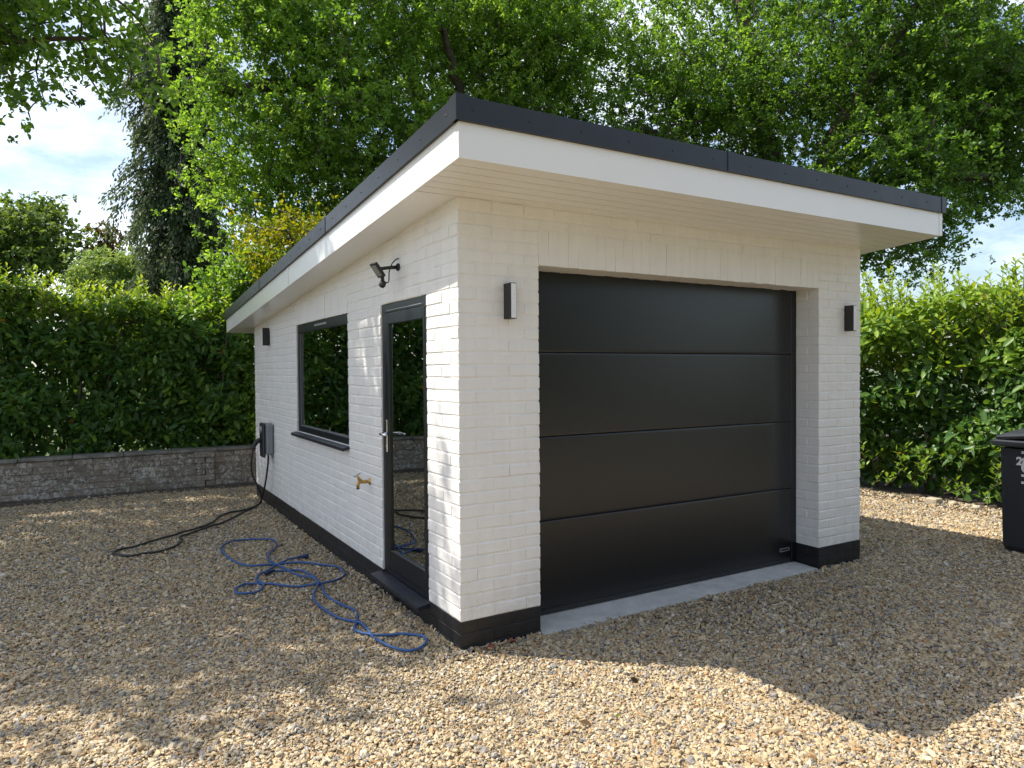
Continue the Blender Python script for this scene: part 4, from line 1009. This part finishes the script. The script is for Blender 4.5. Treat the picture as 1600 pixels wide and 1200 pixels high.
# distant trees seen over the left hedge
broadleaf('broad_tree', 'distant round-crowned tree above the far end of the hedge', (-4.6, 31.0),
          [([(-5.4, 31, 4.6), (-6.2, 31, 6.6)], 0.2), ([(-3.8, 31, 4.6), (-3.0, 31, 6.6)], 0.2)],
          [((-4.1, 31, 6.5), (2.8, 2.2, 2.4)), ((-2.6, 31, 5.6), (1.5, 1.4, 1.7)), ((-6.0, 31, 5.6), (2.2, 1.5, 1.9))], 420, M['fartree'], 51, leaf=0.19, tips=7, per=7, cr=0.55, gate=-1.2, gf=1.0, trunk_r=0.3, trunk_h=2.6)
broadleaf('bronze_tree', 'brownish upright tree between the distant tree and the cypress', (-1.6, 30.0),
          [([(-1.6, 30, 4.0), (-1.3, 30, 7.8)], 0.15)],
          [((-1.6, 30, 5.2), (0.95, 0.9, 1.7)), ((-1.25, 30, 7.1), (0.4, 0.4, 1.1))], 120, M['brownconifer'], 52, leaf=0.17, tips=7, per=7, cr=0.36, gate=-2, trunk_r=0.14, trunk_h=2.0)
broadleaf('pale_shrub', 'rounded pale green shrub rising over the left hedge', (-1.15, 19.5),
          [([(-1.4, 19.5, 2.6), (-1.8, 19.5, 4.2)], 0.06), ([(-0.9, 19.5, 2.6), (-0.5, 19.5, 4.2)], 0.06)],
          [((-1.15, 19.5, 3.95), (1.40, 1.1, 1.30)), ((-1.15, 19.5, 2.6), (1.3, 1.0, 1.2))], 420, M['palebush'], 53, leaf=0.12, tips=7, per=8, cr=0.26, gate=-3, trunk_r=0.1, trunk_h=1.4)['category'] = 'shrub'

# weeping cypress
def cypress():
    r = np.random.default_rng(17); bx_, by_ = 0.05, 15.2
    t = thing('cypress_tree', 'tall dark cypress with drooping sprays left of the big oak', 'conifer', (bx_, by_, 0))
    put('trunk', tubes_mesh('trunk', [(np.array([(bx_, by_, -0.1), (bx_, by_, 4), (bx_ + .05, by_, 8), (bx_, by_, 13)]), [0.26, 0.22, 0.14, 0.04])], M['bark'], 8), t)
    bp = []; P_ = []; A_ = []; LV = []
    nb_ = 430
    for i in range(nb_):
        z = 1.4 + 10.6 * (i / nb_) ; ang = r.uniform(0, 6.283); R = (1.55 - 0.055 * z) * r.uniform(0.45, 1.2) * (1 + 0.25 * math.sin(z * 2.3))
        d = np.array([math.cos(ang), math.sin(ang), 0])
        s = np.array([bx_, by_, z]); e = s + d * R + np.array([0, 0, -0.25 - 0.25 * R]); m = s + d * R * .55 + np.array([0, 0, 0.10])
        q = smooth_path([s, m, e], 4); bp.append((q, np.linspace(0.03, 0.008, len(q))))
        ns = 28; tt = r.uniform(0.2, 1.0, ns) ** 0.7
        lv0 = r.normal(0.4, 0.15)
        for u in tt:
            p = q[min(int(u * (len(q) - 1)), len(q) - 1)] + r.normal(0, 0.07, 3)
            hang = r.uniform(0.18, 0.55)
            nseg = 7
            dr = unit(np.array([d[0] * .35, d[1] * .35, -1.0]) + r.normal(0, 0.22, 3))
            for s_ in range(nseg):
                P_.append(p + dr * hang * s_ / nseg + r.normal(0, 0.03, 3)); A_.append(dr + r.normal(0, 0.35, 3)); LV.append(lv0 + r.normal(0, 0.14) + 0.3 * (u > 0.85))
    tag(put('branches', tubes_mesh('branches', bp, M['bark'], 4), t), kind='stuff')
    P_ = np.array(P_); A_ = np.array(A_); n = len(P_)
    put('crown', leaf_mesh('crown', P_, A_, unit(r.normal(0, 1, (n, 3))), r.uniform(0.08, 0.16, n), 0.30, np.array(LV), M['conifer'], 0.1, 0.1, True), t)
cypress()

# ------------------------------------------------------------------ laurel hedges
lr0 = np.random.default_rng(2)
leaf_variants = []
def single_leaf(lvv):
    me = leaf_mesh('leaf', np.zeros((1, 3)), np.array([[1.0, 0, 0]]), np.array([[0, 0, 1.0]]), np.array([0.125]), 0.42, np.array([lvv]), M['laurel'], 0.22, 0.16); return me
for lvv in (0.25, 0.4, 0.5, 0.6, 0.72, 0.85, 0.98): leaf_variants.append(single_leaf(lvv))

def hedge(name, label, loc, surf, n, rs, lvmean, shoots, stems, nl_sel):
    """surf(r, n) -> pos, outward normal, lv offset ; shoots -> list of (base, height)"""
    r = np.random.default_rng(rs); t = thing(name, label, 'hedge', loc)
    pos, out, lvo = surf(r, n); n = len(pos)
    ax = unit(out * 0.7 + r.normal(0, 0.75, (n, 3)) + np.array([0, 0, -0.15]))
    nr = unit(out * 0.75 + np.array([0, 0, 0.75]) + r.normal(0, 0.5, (n, 3)))
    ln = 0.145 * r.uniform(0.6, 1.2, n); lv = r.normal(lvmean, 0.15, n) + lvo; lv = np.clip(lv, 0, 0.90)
    lv[r.random(n) < 0.004] = 1.0
    P_ = []; A_ = []; N_ = []; LV = []; LN = []
    sp = []
    for b, hgt, lean, lvs in shoots:
        top = b + np.array([lean[0], lean[1], hgt]); q = smooth_path([b, (b + top) / 2 + r.normal(0, 0.02, 3), top], 3); sp.append((q, np.linspace(0.006, 0.002, len(q))))
        m = int(hgt / 0.030)
        for j in range(m):
            u = (j + 1) / m; p = b + (top - b) * u; a = j * 2.4 + r.uniform(0, 0.5)
            A_.append(np.array([math.cos(a), math.sin(a), 0.75 + 0.5 * u]) + r.normal(0, .15, 3)); P_.append(p); N_.append(np.array([-math.cos(a) * .6, -math.sin(a) * .6, 1])); LV.append(lvs + 0.18 * u + r.normal(0, 0.06)); LN.append(r.uniform(0.09, 0.135) * (1.05 - 0.35 * u))
    pos2 = np.concatenate([pos, np.array(P_)]); ax2 = np.concatenate([ax, unit(np.array(A_))]); nr2 = np.concatenate([nr, unit(np.array(N_))])
    ln2 = np.concatenate([ln, np.array(LN)]); lv2 = np.concatenate([lv, np.clip(np.array(LV), 0, 0.94)])
    tag(put('stems', tubes_mesh('stems', stems(r), M['hedgewood'], 5), t), kind='stuff')
    tag(put('shoots', tubes_mesh('shoots', sp, M['hedgewood'], 4), t), kind='stuff')
    # the 300 leaves that show largest are objects of their own
    score = nl_sel(pos2) * ln2
    idx = np.argsort(-score)[:300]; keep = np.ones(len(pos2), bool); keep[idx] = False
    o = put('foliage', leaf_mesh('foliage', pos2[keep], ax2[keep], nr2[keep], ln2[keep], 0.42, lv2[keep], M['laurel'], 0.22, 0.16), t); tag(o, kind='stuff')
    vals = np.array([0.25, 0.4, 0.5, 0.6, 0.72, 0.85, 0.98])
    for i in idx:
        me = leaf_variants[int(np.argmin(np.abs(vals - lv2[i])))]
        ob = bpy.data.objects.new('leaf', me); COL.objects.link(ob); ob.parent = t
        a = ax2[i]; s = unit(np.cross(nr2[i], a)); nn = np.cross(a, s); k = ln2[i] / 0.125
        ob.matrix_local = Matrix.Translation(Vector(pos2[i]) - Vector(loc)) @ Matrix(((a[0], s[0], nn[0], 0), (a[1], s[1], nn[1], 0), (a[2], s[2], nn[2], 0), (0, 0, 0, 1))) @ Matrix.Scale(k, 4)
    return t

# left hedge, behind the boundary wall
LHX0, LHX1 = -7.0, 0.05
def surf_left(r, n):
    x = r.uniform(LHX0, LHX1, n); z = 0.46 + (2.24 + 0.10 * np.sin(x * 1.7) + 0.08 * np.sin(x * 4.1)) * r.random(n) ** 0.9
    bulge = 0.15 * np.sin(x * 2.3 + z * 1.7) + 0.11 * np.sin(x * 5.1 - z * 3.3) + 0.08 * np.sin(z * 7 + x * 3) + 0.06 * np.sin(x * 13 + z * 9)
    dep = np.where(r.random(n) < 0.6, r.exponential(0.22, n), r.uniform(0.1, 1.3, n)); ok = dep < 1.5
    ok &= ~((dep < 0.22) & (np.sin(x * 6.1 + 1.2 * np.sin(z * 3.7)) + np.sin(z * 7.3 + 1.4 * np.sin(x * 2.9)) < -0.75))
    low = (z < 0.70) & (r.random(n) < 0.02)
    ok &= ~low
    p = np.stack([x, 7.72 - bulge + dep, z], 1)
    out = np.stack([r.normal(0, 0.25, n), -np.ones(n), 0.25 + 0.5 * (z > 2.45)], 1)
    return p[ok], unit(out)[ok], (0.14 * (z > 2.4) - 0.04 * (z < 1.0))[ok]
sh = []
for i in range(420):
    x = lr0.uniform(LHX0, LHX1); b = np.array([x, lr0.uniform(7.7, 8.9), 2.40 + 0.10 * math.sin(x * 1.7) + 0.08 * math.sin(x * 4.1)])
    sh.append((b, lr0.uniform(0.20, 0.66), lr0.normal(0, 0.11, 2), 0.70))
def stems_left(r):
    out = []
    for i in range(46):
        x = r.uniform(LHX0, LHX1); y = r.uniform(7.9, 8.6); out.append((smooth_path([(x, y, 0), (x + r.normal(0, .1), y, 0.8), (x + r.normal(0, .25), y + r.normal(0, .15), 2.3)], 3), np.linspace(0.022, 0.008, 7)))
    return out
def sel_left(p): return ((p[:, 0] > -3.3) & (p[:, 0] < -0.2) & (p[:, 1] < 7.70)).astype(float) + 0.001
hedge('laurel_hedge', 'shaded dark green laurel hedge behind the low brick wall on the left', (-3.0, 8.2, 0), surf_left, 44000, 61, 0.50, sh, stems_left, sel_left)

# right hedge
RHY0, RHY1 = -3.2, 5.2
def rhx(y): return 7.15 + 0.16 * (y < 99) * np.sin(y * 1.3 + 0.6) * 0.6
def surf_right(r, n):
    y = r.uniform(RHY0, RHY1, n); z = 0.05 + (2.43 + 0.10 * np.sin(y * 1.9)) * r.random(n) ** 0.92
    bulge = 0.14 * np.sin(y * 2.3 + z * 1.7) + 0.09 * np.sin(y * 5.1 - z * 3.3) + 0.06 * np.sin(z * 7 + y * 3)
    dep = np.where(r.random(n) < 0.6, r.exponential(0.24, n), r.uniform(0.1, 1.4, n)); ok = dep < 1.6
    ok &= ~((dep < 0.22) & (np.sin(y * 6.1 + 1.2 * np.sin(z * 3.7)) + np.sin(z * 7.3 + 1.4 * np.sin(y * 2.9)) < -0.75)); ok &= ~((z < 0.30) & (r.random(n) < 0.25)); ok &= ~((z < 0.10) & (r.random(n) < 0.5))
    p = np.stack([rhx(y) - bulge + dep - 0.10 * (z > 1.2) + 0.22 * (z < 0.5), y, z], 1)
    out = np.stack([-np.ones(n), r.normal(-0.25, 0.3, n), 0.25 + 0.4 * (z > 2.2)], 1)
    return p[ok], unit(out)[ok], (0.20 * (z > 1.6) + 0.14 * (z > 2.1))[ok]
sh = []
for i in range(620):
    y = lr0.uniform(RHY0, RHY1); b = np.array([rhx(y) + lr0.uniform(-0.12, 1.0), y, lr0.uniform(1.75, 2.45)])
    sh.append((b, lr0.uniform(0.25, 0.62), lr0.normal(0, 0.12, 2) + np.array([-0.05, 0]), 0.70))
for i in range(60):
    y = lr0.uniform(-0.5, 2.4); b = np.array([rhx(y) + lr0.uniform(-0.1, 0.3), y, lr0.uniform(0.0, 0.5)]); sh.append((b, lr0.uniform(0.15, 0.32), lr0.normal(-0.08, 0.1, 2), 0.62))
def stems_right(r):
    out = []
    for i in range(26):
        y = r.uniform(RHY0, RHY1); x = rhx(y) + r.uniform(0.35, 0.9)
        out.append((smooth_path([(x, y, -0.02), (x + r.normal(-.05, .08), y + r.normal(0, .1), 0.6), (x + r.normal(-.1, .15), y + r.normal(0, .25), 1.9)], 3), np.linspace(0.024, 0.008, 7)))
    return out
def sel_right(p): return ((p[:, 1] > -0.4) & (p[:, 1] < 2.3) & (p[:, 0] < 7.15) & (p[:, 2] > 0.3)).astype(float) + 0.001
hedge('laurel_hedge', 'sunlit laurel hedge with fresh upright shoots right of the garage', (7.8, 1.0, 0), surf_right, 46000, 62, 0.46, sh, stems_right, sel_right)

# ------------------------------------------------------------------ small things on the ground
ebm = MB(); ebm.box((6.46, -2.5, -0.05), (6.49, 3.4, 0.018), ch=0.003)
tag(ebm.build('edging_board', M['timber']), 'thin timber edging strip sunk in the gravel before the right hedge', 'edging')
V, F = chamfer_box((6.86, 1.02, -0.02), (6.98, 1.16, 0.075), 0.008, 0.006, rw)
tag(put('stone_block', mesh_np('stone_block', V, F), None, M['stone']), 'square stone block at the foot of the right hedge', 'stone')
def rock(name, label, x, y, s, seed, mat='stone'):
    r = np.random.default_rng(seed); bm = bmesh.new(); bmesh.ops.create_icosphere(bm, subdivisions=2, radius=1)
    k = r.normal(0, 1, (4, 3))
    for v in bm.verts:
        c = np.array(v.co); f = 1 + 0.16 * math.sin(2 * c @ k[0]) + 0.12 * math.sin(3 * c @ k[1]); v.co = Vector(c * f * np.array([1.2, 0.9, 0.65]) * s)
    me = bpy.data.meshes.new(name); bm.to_mesh(me); bm.free(); me.polygons.foreach_set('use_smooth', [True] * len(me.polygons))
    tag(put(name, me, None, M[mat], (x, y, s * 0.35)), label, 'stone', 'stones along the hedge foot')
rock('stone', 'pale round stone to the right of the square block', 7.05, 0.92, 0.045, 1)
rock('stone', 'pale stone at the hedge foot, nearest the bin', 7.02, 0.66, 0.05, 2)
rock('stone', 'pale stone at the hedge foot close to the garage pier', 6.95, 1.62, 0.04, 3)
def dry(name, label, x, y, s, rz, seed):
    r = np.random.default_rng(seed); n = 10; V = [(0, 0, 0.012)]
    for k in range(n):
        a = 2 * math.pi * k / n; rad = s * (1 + 0.12 * r.normal()) ; V.append((rad * math.cos(a), rad * 0.7 * math.sin(a), 0.030 * abs(math.cos(a)) + 0.004 * r.random()))
    V += [(p[0], p[1], p[2] - 0.0012) for p in V]; F = [(0, 1 + k, 1 + (k + 1) % n) for k in range(n)] + [(n + 1, n + 2 + (k + 1) % n, n + 2 + k) for k in range(n)]
    o = tag(put(name, mesh_np(name, V, F), None, M['dryleaf'], (x, y, 0.008)), label, 'leaf', 'dry leaves by the plinth'); o.rotation_euler = (0.15, 0.1, rz)
dry('dry_leaf', 'curled brown leaf against the plinth at the near corner', 0.15, -0.055, 0.045, 0.3, 4)
dry('dry_leaf', 'reddish leaf by the plinth, nearer the concrete threshold', 0.32, -0.045, 0.032, 1.3, 5)

# bits of leaf and twig lying on the gravel
def litter():
    r = np.random.default_rng(91); n = 170
    x = np.concatenate([r.uniform(4.2, 7.0, 90), r.uniform(-3.2, 0.0, 50), r.uniform(-2.5, 3.0, 30)]); y = np.concatenate([r.uniform(-0.6, 2.6, 90), r.uniform(2.0, 7.2, 50), r.uniform(-2.2, -0.1, 30)])
    p = np.stack([x, y, r.uniform(0.010, 0.018, n)], 1); ax = np.stack([r.normal(0, 1, n), r.normal(0, 1, n), r.normal(0, 0.15, n)], 1)
    o = put('leaf_litter', leaf_mesh('leaf_litter', p, ax, np.tile(np.array([[0, 0, 1.0]]), (n, 1)) + r.normal(0, 0.25, (n, 3)), r.uniform(0.025, 0.06, n), 0.5, r.random(n), M['litter'], 0.3, 0.1))
    tag(o, 'scattered dry leaf bits on the gravel', 'leaf litter', kind='stuff')
M['litter'] = leaf_mat('litter_leaf', [(0, (0.05, 0.035, 0.02)), (0.6, (0.14, 0.085, 0.04)), (1, (0.10, 0.12, 0.03))], 0.15, 0.7, 0.2)
litter()
